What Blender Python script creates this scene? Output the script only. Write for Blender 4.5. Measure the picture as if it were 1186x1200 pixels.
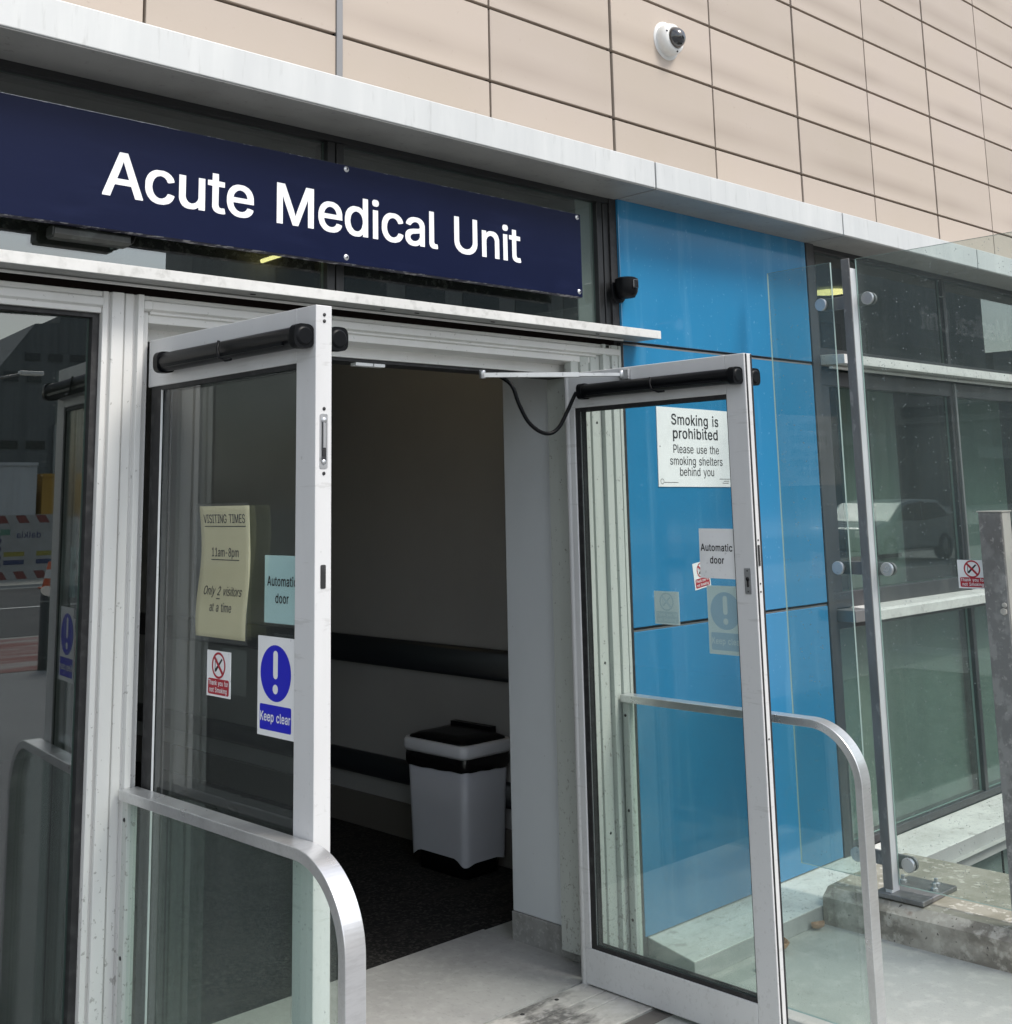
import bpy, bmesh, math, random, json
from mathutils import Matrix, Vector

# ------------------------------------------------------------------ camera, sky, sun, exposure
SC = bpy.context.scene
for _o in list(bpy.data.objects):
    bpy.data.objects.remove(_o, do_unlink=True)
COL = SC.collection
CAM_Z = 1.65
FOCAL_PX = 1431.3762
PRINC_Y = 340.1190
CAM_R = ((0.72200985, -0.69155566, -0.02127323),
         (0.10162332, 0.13641163, -0.98542609),
         (0.68437890, 0.70932548, 0.16876872))
cam_data = bpy.data.cameras.new("camera")
cam_data.sensor_fit = 'HORIZONTAL'
cam_data.sensor_width = 36.0
cam_data.lens = FOCAL_PX / 1186.0 * 36.0
cam_data.shift_x = 0.0
cam_data.shift_y = -(600.0 - PRINC_Y) / 1186.0
cam_data.clip_start = 0.05
cam_data.clip_end = 600.0
cam = bpy.data.objects.new("camera", cam_data)
COL.objects.link(cam)
_m = Matrix(((CAM_R[0][0], -CAM_R[1][0], -CAM_R[2][0], 0.0),
             (CAM_R[0][1], -CAM_R[1][1], -CAM_R[2][1], 0.0),
             (CAM_R[0][2], -CAM_R[1][2], -CAM_R[2][2], CAM_Z),
             (0, 0, 0, 1)))
cam.matrix_world = _m
SC.camera = cam
SC.render.resolution_x = 1012
SC.render.resolution_y = 1024

SUN_EL, SUN_ROT = math.radians(52), math.radians(160)
world = bpy.data.worlds.new("World")
SC.world = world
world.use_nodes = True
_n, _l = world.node_tree.nodes, world.node_tree.links
_n.clear()
_out = _n.new('ShaderNodeOutputWorld')
_bg = _n.new('ShaderNodeBackground')
_bg.inputs['Strength'].default_value = 0.15
_sky = _n.new('ShaderNodeTexSky')
_sky.sky_type = 'NISHITA'
_sky.sun_disc = False
_sky.sun_elevation = SUN_EL
_sky.sun_rotation = SUN_ROT
_sky.air_density = 1.2
_sky.dust_density = 2.5
_tc = _n.new('ShaderNodeTexCoord')
_mp = _n.new('ShaderNodeMapping')
_mp.inputs['Scale'].default_value = (1.0, 1.0, 2.4)
_nz = _n.new('ShaderNodeTexNoise')
_nz.inputs['Scale'].default_value = 2.3
_nz.inputs['Detail'].default_value = 7.0
_nz.inputs['Roughness'].default_value = 0.58
_cr = _n.new('ShaderNodeValToRGB')
_cr.color_ramp.elements[0].position = 0.43
_cr.color_ramp.elements[0].color = (0.06, 0.06, 0.06, 1)
_cr.color_ramp.elements[1].position = 0.70
_cr.color_ramp.elements[1].color = (0.97, 0.97, 0.97, 1)
_mx = _n.new('ShaderNodeMix')
_mx.data_type = 'RGBA'
_mx.inputs['B'].default_value = (7.3, 7.25, 7.15, 1)
_l.new(_tc.outputs['Generated'], _mp.inputs['Vector'])
_l.new(_mp.outputs['Vector'], _nz.inputs['Vector'])
_l.new(_nz.outputs['Fac'], _cr.inputs['Fac'])
_l.new(_cr.outputs['Color'], _mx.inputs['Factor'])
_l.new(_sky.outputs['Color'], _mx.inputs['A'])
_l.new(_mx.outputs['Result'], _bg.inputs['Color'])
_l.new(_bg.outputs['Background'], _out.inputs['Surface'])

sun_data = bpy.data.lights.new("sun", 'SUN')
sun_data.energy = 1.9
sun_data.angle = math.radians(18)
sun_data.color = (1.0, 0.96, 0.9)
sun = bpy.data.objects.new("sun", sun_data)
COL.objects.link(sun)
_d = Vector((math.sin(SUN_ROT) * math.cos(SUN_EL), math.cos(SUN_ROT) * math.cos(SUN_EL), math.sin(SUN_EL)))
sun.rotation_euler = (-_d).to_track_quat('-Z', 'Y').to_euler()
sun.location = _d * 30

SC.view_settings.view_transform = 'Standard'
SC.view_settings.look = 'None'
SC.view_settings.gamma = 1.0
SC.view_settings.use_curve_mapping = False
SC.view_settings.exposure = 0.70
SC.cycles.use_denoising = True
SC.cycles.max_bounces = 10
SC.cycles.transparent_max_bounces = 32
SC.cycles.glossy_bounces = 6
SC.cycles.diffuse_bounces = 5
SC.cycles.sample_clamp_indirect = 6.0
random.seed(7)

# ------------------------------------------------------------------ materials
def _mat(name):
    m = bpy.data.materials.new(name)
    m.use_nodes = True
    t = m.node_tree
    t.nodes.clear()
    o = t.nodes.new('ShaderNodeOutputMaterial')
    return m, t.nodes, t.links, o

def _noise(n, l, scale, stretch=(1, 1, 1), detail=5.0, rough=0.6, off=0.0):
    g = n.new('ShaderNodeNewGeometry')
    mp = n.new('ShaderNodeMapping')
    mp.inputs['Scale'].default_value = stretch
    mp.inputs['Location'].default_value = (off, off * 1.7, off * 0.6)
    nz = n.new('ShaderNodeTexNoise')
    nz.inputs['Scale'].default_value = scale
    nz.inputs['Detail'].default_value = detail
    nz.inputs['Roughness'].default_value = rough
    l.new(g.outputs['Position'], mp.inputs['Vector'])
    l.new(mp.outputs['Vector'], nz.inputs['Vector'])
    return nz.outputs['Fac']

def _ramp(n, l, fac, lo, hi, a=0.0, b=1.0):
    r = n.new('ShaderNodeMapRange')
    r.inputs['From Min'].default_value = lo
    r.inputs['From Max'].default_value = hi
    r.inputs['To Min'].default_value = a
    r.inputs['To Max'].default_value = b
    r.clamp = True
    l.new(fac, r.inputs['Value'])
    return r.outputs['Result']

def _mixc(n, l, fac, a, b):
    m = n.new('ShaderNodeMix')
    m.data_type = 'RGBA'
    for key, v in (('A', a), ('B', b)):
        if isinstance(v, (tuple, list)):
            m.inputs[key].default_value = (v[0], v[1], v[2], 1)
        else:
            l.new(v, m.inputs[key])
    if isinstance(fac, float):
        m.inputs['Factor'].default_value = fac
    else:
        l.new(fac, m.inputs['Factor'])
    return m.outputs['Result']

def _math(n, l, op, a, b=None):
    m = n.new('ShaderNodeMath')
    m.operation = op
    for i, v in enumerate((a, b)):
        if v is None:
            continue
        if isinstance(v, (int, float)):
            m.inputs[i].default_value = v
        else:
            l.new(v, m.inputs[i])
    return m.outputs[0]

def surf(name, base, rough=0.5, metal=0.0, spec=0.5, layers=(), bump=None, coat=0.0, rvar=0.0, splash=0.0):
    """layers: (scale, stretch, lo, hi, colour, amount)"""
    m, n, l, o = _mat(name)
    p = n.new('ShaderNodeBsdfPrincipled')
    c = tuple(base)
    for i, (sc, st, lo, hi, colr, amt) in enumerate(layers):
        k = 0.66                                   # noise values crowd round one half
        f = _ramp(n, l, _noise(n, l, sc, st, off=3.1 * i + len(name)), 0.5 + (lo - 0.5) * k, 0.5 + (hi - 0.5) * k, 0.0, amt)
        c = _mixc(n, l, f, c, colr)
    if splash:                                     # mud spots thrown up from the paving
        g = n.new('ShaderNodeNewGeometry')
        sx = n.new('ShaderNodeSeparateXYZ')
        l.new(g.outputs['Position'], sx.inputs[0])
        hh = _ramp(n, l, sx.outputs['Z'], 0.0, 1.25, 0.0, 0.10)
        s = _math(n, l, 'SUBTRACT', _noise(n, l, 75.0, (1, 1, 0.8), detail=3.0, off=6.0), hh)
        s = _ramp(n, l, s, 0.575, 0.62, 0.0, splash)
        c = _mixc(n, l, s, c, (0.13, 0.12, 0.10))
    if isinstance(c, tuple):
        p.inputs['Base Color'].default_value = (*c, 1)
    else:
        l.new(c, p.inputs['Base Color'])
    p.inputs['Metallic'].default_value = metal
    p.inputs['Specular IOR Level'].default_value = spec
    p.inputs['Coat Weight'].default_value = coat
    p.inputs['Coat Roughness'].default_value = 0.03
    if rvar:
        l.new(_ramp(n, l, _noise(n, l, 9.0, off=9.0), 0.3, 0.7, max(0.02, rough - rvar), rough + rvar), p.inputs['Roughness'])
    else:
        p.inputs['Roughness'].default_value = rough
    if bump:
        b = n.new('ShaderNodeBump')
        b.inputs['Strength'].default_value = bump[1]
        b.inputs['Distance'].default_value = 0.004
        l.new(_noise(n, l, bump[0], bump[2] if len(bump) > 2 else (1, 1, 1), off=1.3), b.inputs['Height'])
        l.new(b.outputs['Normal'], p.inputs['Normal'])
    l.new(p.outputs[0], o.inputs['Surface'])
    return m

def glass(name, tint=(0.86, 0.9, 0.88), f0=0.05, gain=1.0, dust=0.0, dust_col=(0.55, 0.58, 0.56), specks=0.0, rough=0.0, low=0.0, wave=0.0):
    """a sheet of real glass: clear with a tint, mirror by Schlick's law, a little dust on it"""
    m, n, l, o = _mat(name)
    tr = n.new('ShaderNodeBsdfTransparent')
    tr.inputs['Color'].default_value = (*tint, 1)
    gl = n.new('ShaderNodeBsdfGlossy')
    gl.inputs['Roughness'].default_value = rough
    gl.inputs['Color'].default_value = (0.95, 0.97, 0.98, 1)
    if wave:
        b = n.new('ShaderNodeBump')
        b.inputs['Strength'].default_value = wave
        b.inputs['Distance'].default_value = 0.002
        l.new(_noise(n, l, 1.6, detail=1.0), b.inputs['Height'])
        l.new(b.outputs['Normal'], gl.inputs['Normal'])
    lw = n.new('ShaderNodeLayerWeight')
    lw.inputs['Blend'].default_value = 0.5
    f5 = _math(n, l, 'POWER', lw.outputs['Facing'], 5.0)
    fr = _math(n, l, 'MULTIPLY_ADD', f5, (1.0 - f0) * 0.8)
    fr.node.inputs[2].default_value = f0
    fr = _math(n, l, 'MULTIPLY', fr, gain)
    mx = n.new('ShaderNodeMixShader')
    l.new(fr, mx.inputs[0])
    l.new(tr.outputs[0], mx.inputs[1])
    l.new(gl.outputs[0], mx.inputs[2])
    res = mx.outputs[0]
    if dust or specks or low:
        df = n.new('ShaderNodeBsdfDiffuse')
        df.inputs['Color'].default_value = (*dust_col, 1)
        a = _ramp(n, l, _noise(n, l, 3.0, (1, 1, 0.35), detail=6.0), 0.35, 0.75, dust * 0.35, dust)
        if specks:
            v = n.new('ShaderNodeTexVoronoi')
            v.inputs['Scale'].default_value = 70.0
            g = n.new('ShaderNodeNewGeometry')
            l.new(g.outputs['Position'], v.inputs['Vector'])
            s = _ramp(n, l, v.outputs['Distance'], 0.10, 0.22, 1.0, 0.0)
            pick = _ramp(n, l, _noise(n, l, 24.0, detail=2.0, off=5.0), 0.5, 0.62, 0.0, specks)
            s = _math(n, l, 'MULTIPLY', s, pick)
            a = _math(n, l, 'MAXIMUM', a, s)
        if low:
            g2 = n.new('ShaderNodeNewGeometry')
            sx = n.new('ShaderNodeSeparateXYZ')
            l.new(g2.outputs['Position'], sx.inputs[0])
            h = _ramp(n, l, sx.outputs['Z'], 0.0, 0.55, low, 0.0)
            h = _math(n, l, 'MULTIPLY', h, _ramp(n, l, _noise(n, l, 5.0, off=2.0), 0.25, 0.7, 0.3, 1.0))
            a = _math(n, l, 'ADD', a, h)
        mx2 = n.new('ShaderNodeMixShader')
        l.new(a, mx2.inputs[0])
        l.new(res, mx2.inputs[1])
        l.new(df.outputs[0], mx2.inputs[2])
        res = mx2.outputs[0]
    l.new(res, o.inputs['Surface'])
    return m

def glow(name, colr, strength):
    m, n, l, o = _mat(name)
    e = n.new('ShaderNodeEmission')
    e.inputs['Color'].default_value = (*colr, 1)
    e.inputs['Strength'].default_value = strength
    l.new(e.outputs[0], o.inputs['Surface'])
    return m

def cladding_mat():
    m, n, l, o = _mat("fired clay panel")
    p = n.new('ShaderNodeBsdfPrincipled')
    g = n.new('ShaderNodeNewGeometry')
    s = n.new('ShaderNodeSeparateXYZ')
    l.new(g.outputs['Position'], s.inputs[0])
    cx = _math(n, l, 'FLOOR', _math(n, l, 'DIVIDE', _math(n, l, 'SUBTRACT', s.outputs['X'], 0.21), 0.685))
    zz = _math(n, l, 'DIVIDE', _math(n, l, 'SUBTRACT', s.outputs['Z'], 0.311), 0.2855)
    cz = _math(n, l, 'FLOOR', zz)
    fz = _math(n, l, 'FRACT', zz)
    cb = n.new('ShaderNodeCombineXYZ')
    l.new(cx, cb.inputs[0]); l.new(cz, cb.inputs[1])
    wn = n.new('ShaderNodeTexWhiteNoise')
    wn.noise_dimensions = '3D'
    l.new(cb.outputs[0], wn.inputs['Vector'])
    c = _mixc(n, l, wn.outputs['Value'], (0.37, 0.318, 0.265), (0.435, 0.372, 0.312))
    f = _ramp(n, l, _noise(n, l, 1.4, (1, 1, 1.5), detail=3.0), 0.35, 0.72, 0.0, 0.5)
    c = _mixc(n, l, f, c, (0.42, 0.36, 0.32))
    # rain-washed grime gathers in a soft band along each panel's lower third
    band = _math(n, l, 'MULTIPLY', _ramp(n, l, fz, 0.10, 0.30, 0.0, 1.0), _ramp(n, l, fz, 0.30, 0.55, 1.0, 0.0))
    band = _math(n, l, 'MULTIPLY', band, _ramp(n, l, _noise(n, l, 1.3, (1, 1, 1.0), detail=1.5, off=4.0), 0.34, 0.62, 0.15, 0.75))
    c = _mixc(n, l, band, c, (0.29, 0.243, 0.20))
    sp = _ramp(n, l, _noise(n, l, 40.0, detail=3.0, off=8.0), 0.68, 0.76, 0.0, 0.3)
    c = _mixc(n, l, sp, c, (0.28, 0.22, 0.18))
    l.new(c, p.inputs['Base Color'])
    p.inputs['Roughness'].default_value = 0.62
    p.inputs['Specular IOR Level'].default_value = 0.35
    b = n.new('ShaderNodeBump')
    b.inputs['Strength'].default_value = 0.08
    b.inputs['Distance'].default_value = 0.003
    l.new(_noise(n, l, 60.0, detail=4.0), b.inputs['Height'])
    l.new(b.outputs['Normal'], p.inputs['Normal'])
    l.new(p.outputs[0], o.inputs['Surface'])
    return m

GRIME = (0.17, 0.165, 0.15)
M = {
 'clad': cladding_mat(),
 'joint': surf("dark joint", (0.012, 0.008, 0.007), 0.9, spec=0.1),
 'cover': surf("grey cover strip", (0.22, 0.22, 0.22), 0.4, 0.6),
 'fascia': surf("weathered aluminium fascia", (0.50, 0.515, 0.51), 0.45, 0.1, layers=(
     (14.0, (1, 1, 0.10), 0.38, 0.80, (0.58, 0.59, 0.58), 0.6),
     (3.0, (1, 1, 0.4), 0.45, 0.8, (0.45, 0.465, 0.465), 0.5),
     (40.0, (1, 1, 0.15), 0.62, 0.8, (0.36, 0.37, 0.36), 0.5))),
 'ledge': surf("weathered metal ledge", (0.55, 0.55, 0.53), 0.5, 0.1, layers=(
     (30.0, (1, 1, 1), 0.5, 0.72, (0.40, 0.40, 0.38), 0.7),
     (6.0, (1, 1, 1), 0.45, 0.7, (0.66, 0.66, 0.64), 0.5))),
 'under': surf("grimy metal underside", (0.30, 0.30, 0.29), 0.55, 0.1, layers=((5.0, (1, 1, 1), 0.4, 0.75, (0.24, 0.24, 0.23), 0.7), (40.0, (1, 1, 1), 0.66, 0.8, (0.14, 0.14, 0.13), 0.6))),  # shade of the undersides put into the colour, with grime spots
 'hoardred': surf("dull red chevron", (0.24, 0.07, 0.06), 0.6),
 'hoardblue': surf("dull board blue", (0.05, 0.065, 0.15), 0.6),
 'hoardwhite': surf("dirty hoarding white", (0.42, 0.42, 0.40), 0.6, layers=((3.0, (1, 1, 1), 0.4, 0.7, (0.34, 0.34, 0.32), 0.7),)),
 'white': surf("aged white aluminium", (0.61, 0.61, 0.59), 0.38, layers=(
     (7.0, (1, 1, 0.12), 0.5, 0.8, (0.54, 0.53, 0.50), 0.45),
     (55.0, (1, 1, 1), 0.78, 0.85, GRIME, 0.7),
     (2.2, (1, 1, 0.5), 0.55, 0.85, (0.48, 0.47, 0.44), 0.4)), splash=0.5),
 'leaf': surf("satin door frame aluminium", (0.57, 0.575, 0.575), 0.36, layers=(
     (5.0, (1, 1, 0.25), 0.5, 0.8, (0.50, 0.50, 0.50), 0.6),
     (70.0, (1, 1, 0.4), 0.80, 0.88, (0.30, 0.30, 0.29), 0.5),
     (11.0, (1, 0.4, 4), 0.68, 0.76, (0.42, 0.42, 0.41), 0.5)), splash=0.12),
 'jamb': surf("dirty jamb aluminium", (0.43, 0.455, 0.43), 0.42, layers=(
     (6.0, (1, 1, 0.1), 0.45, 0.75, (0.36, 0.38, 0.35), 0.7),
     (60.0, (1, 1, 1), 0.72, 0.78, GRIME, 0.8)), splash=0.5),
 'black': surf("black plastic", (0.005, 0.0055, 0.0065), 0.36, spec=0.12, bump=(200.0, 0.05)),
 'rubber': surf("black gasket rubber", (0.012, 0.012, 0.013), 0.6, layers=((30.0, (1, 1, 1), 0.5, 0.8, (0.05, 0.05, 0.05), 0.6),)),
 'nearblack': surf("near black frame", (0.010, 0.011, 0.012), 0.45),
 'darkframe': surf("dark grey frame", (0.030, 0.031, 0.034), 0.4, layers=((9.0, (1, 1, 0.3), 0.5, 0.8, (0.07, 0.07, 0.07), 0.6),)),
 'blue': surf("back-painted blue glass", (0.022, 0.185, 0.36), 0.14, spec=0.5, coat=0.6, layers=(
     (1.3, (1, 1, 0.5), 0.35, 0.75, (0.018, 0.155, 0.31), 0.7),
     (6.0, (1.6, 1, 0.14), 0.60, 0.78, (0.07, 0.24, 0.41), 0.6),
     (45.0, (1, 1, 1), 0.71, 0.77, (0.15, 0.34, 0.55), 0.4))),
 'navy': surf("navy sign face", (0.0045, 0.0075, 0.029), 0.30, spec=0.10, layers=(
     (8.0, (0.4, 1, 2.5), 0.55, 0.8, (0.008, 0.012, 0.040), 0.7),
     (2.0, (1, 1, 1), 0.4, 0.7, (0.0055, 0.009, 0.034), 0.7))),
 'navyedge': surf("chipped sign edge", (0.012, 0.013, 0.03), 0.6, layers=((40.0, (1, 1, 1), 0.56, 0.64, (0.30, 0.30, 0.31), 0.9),)),
 'letter': surf("white lettering", (0.80, 0.81, 0.83), 0.4, layers=((20.0, (1, 1, 1), 0.5, 0.8, (0.70, 0.71, 0.73), 0.5),)),
 'steel': surf("brushed steel", (0.52, 0.53, 0.54), 0.33, 0.75, layers=(
     (9.0, (1, 1, 1), 0.45, 0.75, (0.40, 0.41, 0.42), 0.6), (50.0, (1, 1, 1), 0.7, 0.77, (0.2, 0.2, 0.2), 0.6)), rvar=0.08),
 'rail': surf("brushed rail aluminium", (0.66, 0.665, 0.67), 0.32, 0.75, layers=(
     (5.0, (1, 3, 1), 0.40, 0.75, (0.54, 0.545, 0.55), 0.7), (160.0, (0.15, 1, 1), 0.45, 0.7, (0.52, 0.52, 0.52), 0.4)), rvar=0.06),
 'poststeel': surf("pale steel edge", (0.66, 0.66, 0.67), 0.4, 0.15, layers=((9.0, (1, 1, 0.3), 0.4, 0.7, (0.54, 0.54, 0.55), 0.7),)),  # light on the post's -y face put into a paler steel
 'postdark': surf("stained steel post", (0.20, 0.20, 0.20), 0.45, 0.5, layers=(  # base darkened for the shaded -x side of the post
     (7.0, (1, 1, 0.25), 0.4, 0.72, (0.13, 0.125, 0.12), 0.8), (35.0, (1, 1, 0.5), 0.62, 0.75, (0.35, 0.34, 0.33), 0.5))),
 'galv': surf("old galvanised steel", (0.17, 0.17, 0.165), 0.6, 0.25, layers=(
     (16.0, (1, 1, 0.8), 0.46, 0.6, (0.27, 0.27, 0.26), 0.7), (5.0, (1, 1, 0.5), 0.5, 0.75, (0.11, 0.105, 0.10), 0.8),
     (55.0, (1, 1, 1), 0.63, 0.72, (0.36, 0.35, 0.33), 0.6)), bump=(50.0, 0.15)),
 'galvlight': surf("dusty galvanised steel", (0.42, 0.40, 0.36), 0.65, 0.1, layers=(  # paler copy of galv, light on the -y face put into it
     (16.0, (1, 1, 0.8), 0.46, 0.6, (0.34, 0.33, 0.30), 0.7),)),
 'concrete': surf("pale concrete paving", (0.345, 0.355, 0.335), 0.85, layers=(
     (2.6, (1, 1, 1), 0.60, 0.9, (0.27, 0.275, 0.26), 0.35),
     (1.8, (1, 1, 1), 0.35, 0.7, (0.33, 0.34, 0.315), 0.8), (14.0, (1, 1, 1), 0.5, 0.75, (0.46, 0.46, 0.43), 0.5),
     (7.0, (1, 1, 1), 0.70, 0.9, (0.26, 0.26, 0.24), 0.4), (120.0, (1, 1, 1), 0.62, 0.72, (0.24, 0.24, 0.23), 0.35)), bump=(90.0, 0.25)),
 'paving': surf("grey street paving", (0.19, 0.195, 0.20), 0.85, layers=((0.8, (1, 1, 1), 0.35, 0.7, (0.15, 0.155, 0.16), 0.8), (30.0, (1, 1, 1), 0.5, 0.75, (0.24, 0.24, 0.24), 0.5))),
 'floor': surf("worn concrete floor", (0.34, 0.34, 0.325), 0.7, layers=(
     (3.0, (1, 1, 1), 0.4, 0.7, (0.27, 0.27, 0.26), 0.8), (26.0, (1, 1, 1), 0.5, 0.75, (0.40, 0.40, 0.385), 0.5),
     (70.0, (1, 0.5, 1), 0.6, 0.75, (0.22, 0.22, 0.21), 0.4)), bump=(60.0, 0.2)),
 'kerb': surf("weathered kerb concrete", (0.36, 0.335, 0.29), 0.9, layers=(
     (6.0, (1, 0.8, 1.3), 0.40, 0.62, (0.16, 0.145, 0.12), 0.85), (22.0, (1, 1, 1), 0.50, 0.7, (0.50, 0.47, 0.41), 0.7),
     (60.0, (1, 1, 1), 0.72, 0.78, (0.05, 0.045, 0.04), 0.85), (9.0, (1, 1, 1), 0.70, 0.8, (0.16, 0.09, 0.065), 0.5)), bump=(45.0, 0.25)),
 'moss': surf("lichened kerb top", (0.30, 0.285, 0.235), 0.95, layers=(
     (6.0, (1, 1, 1), 0.4, 0.66, (0.21, 0.20, 0.155), 0.9), (28.0, (1, 1, 1), 0.60, 0.68, (0.52, 0.50, 0.44), 0.7)), bump=(50.0, 0.5)),
 'sill': surf("dusty sill top", (0.60, 0.61, 0.585), 0.6, layers=(
     (5.0, (1, 1, 1), 0.40, 0.7, (0.47, 0.475, 0.45), 0.8), (40.0, (1, 1, 1), 0.6, 0.72, (0.35, 0.34, 0.31), 0.6),
     (11.0, (1, 1, 1), 0.66, 0.74, (0.20, 0.19, 0.17), 0.5))),
 'sillface': surf("grey sill face", (0.36, 0.365, 0.36), 0.5, layers=((5.0, (1, 1, 0.4), 0.4, 0.75, (0.28, 0.285, 0.28), 0.7),)),
 'plaster': surf("scuffed white plaster", (0.55, 0.58, 0.60), 0.6, layers=(
     (3.0, (1, 1, 1), 0.4, 0.8, (0.50, 0.53, 0.545), 0.6), (38.0, (1, 1, 1), 0.82, 0.9, (0.32, 0.33, 0.33), 0.6)), bump=(24.0, 0.12)),
 'skirt': surf("rough cement skirting", (0.27, 0.27, 0.26), 0.9, layers=(
     (12.0, (1, 1, 1), 0.4, 0.7, (0.18, 0.18, 0.17), 0.8), (50.0, (1, 1, 1), 0.55, 0.7, (0.40, 0.40, 0.38), 0.5)), bump=(40.0, 0.6)),
 'lobby': surf("lobby wall paint", (0.34, 0.335, 0.335), 0.6, layers=((1.5, (1, 1, 1), 0.4, 0.7, (0.30, 0.296, 0.295), 0.6),)),
 'lobbyceil': surf("lobby ceiling", (0.34, 0.32, 0.30), 0.8, layers=((1.5, (1, 1, 1), 0.4, 0.7, (0.29, 0.28, 0.26), 0.6),)),
 'lobbyskirt': surf("brown lobby skirting", (0.12, 0.11, 0.10), 0.6),
 'mat': surf("dark entrance matting", (0.016, 0.016, 0.0155), 0.95, spec=0.1, layers=(
     (70.0, (1, 1, 1), 0.5, 0.7, (0.07, 0.066, 0.06), 0.7), (9.0, (0.5, 1.5, 1), 0.5, 0.75, (0.035, 0.033, 0.030), 0.7)), bump=(120.0, 0.8)),
 'bumper': surf("dark blue vinyl rail", (0.013, 0.016, 0.020), 0.4),
 'threshold': surf("worn threshold boards", (0.44, 0.43, 0.40), 0.6, layers=(
     (4.0, (0.9, 1.5, 1), 0.46, 0.62, (0.07, 0.07, 0.067), 0.9), (40.0, (1, 1, 1), 0.5, 0.75, (0.32, 0.31, 0.29), 0.7),
     (12.0, (0.8, 1.2, 1), 0.55, 0.72, (0.53, 0.52, 0.50), 0.6)), bump=(60.0, 0.25)),
 'bingrey': surf("grey bin plastic", (0.50, 0.51, 0.555), 0.42, layers=((3.0, (1, 1, 1), 0.4, 0.7, (0.46, 0.47, 0.515), 0.6),)),
 'binrim': surf("pale bin rim", (0.60, 0.61, 0.65), 0.4),
 'bag': surf("black bin liner", (0.006, 0.006, 0.007), 0.25, bump=(30.0, 0.8)),
 'camwhite': surf("white camera housing", (0.68, 0.68, 0.66), 0.4, layers=((12.0, (1, 1, 1), 0.45, 0.75, (0.58, 0.58, 0.55), 0.6),)),
 'dome': surf("smoked dome", (0.015, 0.016, 0.018), 0.06, spec=0.7, coat=0.6),
 'paper': surf("yellowed paper", (0.61, 0.585, 0.375), 0.6, layers=((6.0, (1, 1, 0.5), 0.4, 0.75, (0.55, 0.525, 0.33), 0.7),)),
 'sleeve': glass("clear plastic sleeve", (0.95, 0.95, 0.95), 0.05, dust=0.04),
 'ink': surf("black print", (0.015, 0.015, 0.017), 0.5),
 'card': surf("white sign face", (0.74, 0.75, 0.75), 0.45, layers=((7.0, (1, 1, 1), 0.5, 0.8, (0.66, 0.67, 0.67), 0.6), (60.0, (1, 1, 1), 0.73, 0.77, (0.4, 0.4, 0.4), 0.5))),
 'cyancard': surf("pale cyan card", (0.55, 0.72, 0.75), 0.45, layers=((7.0, (1, 1, 1), 0.5, 0.8, (0.50, 0.66, 0.69), 0.5),)),
 'signblue': surf("mandatory blue print", (0.008, 0.010, 0.46), 0.4),
 'signred': surf("red print", (0.36, 0.014, 0.028), 0.4),
 'fade': surf("faded sticker back", (0.80, 0.88, 0.90), 0.5, layers=((9.0, (1, 1, 1), 0.45, 0.75, (0.72, 0.82, 0.85), 0.6),)),  # faded print, paled further: light coming through from behind is in the colour
 'fadeblue': surf("faded blue print", (0.48, 0.64, 0.78), 0.5),
 'fadegrey': surf("faded grey print", (0.60, 0.73, 0.78), 0.5),
 'void': surf("unlit void", (0.02, 0.02, 0.02), 0.9),
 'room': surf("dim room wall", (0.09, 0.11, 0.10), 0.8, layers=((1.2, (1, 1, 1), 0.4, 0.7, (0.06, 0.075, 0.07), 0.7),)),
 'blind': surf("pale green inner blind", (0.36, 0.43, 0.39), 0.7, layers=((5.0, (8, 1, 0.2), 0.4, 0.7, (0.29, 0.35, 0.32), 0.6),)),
 'spandrel': surf("grey green spandrel", (0.125, 0.165, 0.152), 0.6, layers=((2.0, (1, 1, 1), 0.4, 0.7, (0.095, 0.128, 0.12), 0.8), (60.0, (1, 1, 1), 0.72, 0.77, (0.45, 0.47, 0.45), 0.5))),
 'tube': glow("lit tube", (1.0, 0.78, 0.36), 4.5),
 'fitting': surf("grey green light fitting", (0.014, 0.017, 0.015), 0.5, layers=((20.0, (1, 1, 1), 0.5, 0.75, (0.06, 0.07, 0.065), 0.7),)),
 'leftpane': glass("skewed pane", (0.38, 0.45, 0.42), 0.125, gain=1.2, dust=0.003, specks=0.05, wave=0.02),
 'pane': glass("building pane", (0.52, 0.58, 0.56), 0.085, gain=1.2, dust=0.012, wave=0.05),
 'winpane': glass("window pane", (0.66, 0.72, 0.695), 0.06, gain=1.1, dust=0.03, wave=0.05),
 'lowpane': glass("spandrel pane", (0.86, 0.92, 0.89), 0.05, gain=0.8, dust=0.05, specks=0.4, wave=0.05),
 'transom': glass("dusty high pane", (0.42, 0.47, 0.44), 0.14, gain=1.25, dust=0.02, specks=0.2, wave=0.06),
 'doorpane': glass("door pane", (0.925, 0.958, 0.945), 0.055, gain=1.2, dust=0.012, low=0.07),
 'barrierpane': glass("smeared barrier pane", (0.87, 0.925, 0.90), 0.045, dust=0.05, specks=0.3, low=0.10),
 'screenpane': glass("rain spotted screen pane", (0.86, 0.90, 0.885), 0.028, gain=0.65, dust=0.10, specks=0.7, dust_col=(0.38, 0.42, 0.41)),
 'edge': surf("green glass edge", (0.26, 0.35, 0.33), 0.25, spec=0.6),
 'leafbrown': surf("dry leaf", (0.30, 0.17, 0.10), 0.8, layers=((60.0, (1, 1, 1), 0.4, 0.7, (0.42, 0.28, 0.17), 0.7),)),
 'leafgreen': surf("yellow green leaf", (0.36, 0.40, 0.10), 0.7, layers=((60.0, (1, 1, 1), 0.4, 0.7, (0.26, 0.33, 0.07), 0.7),)),
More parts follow.
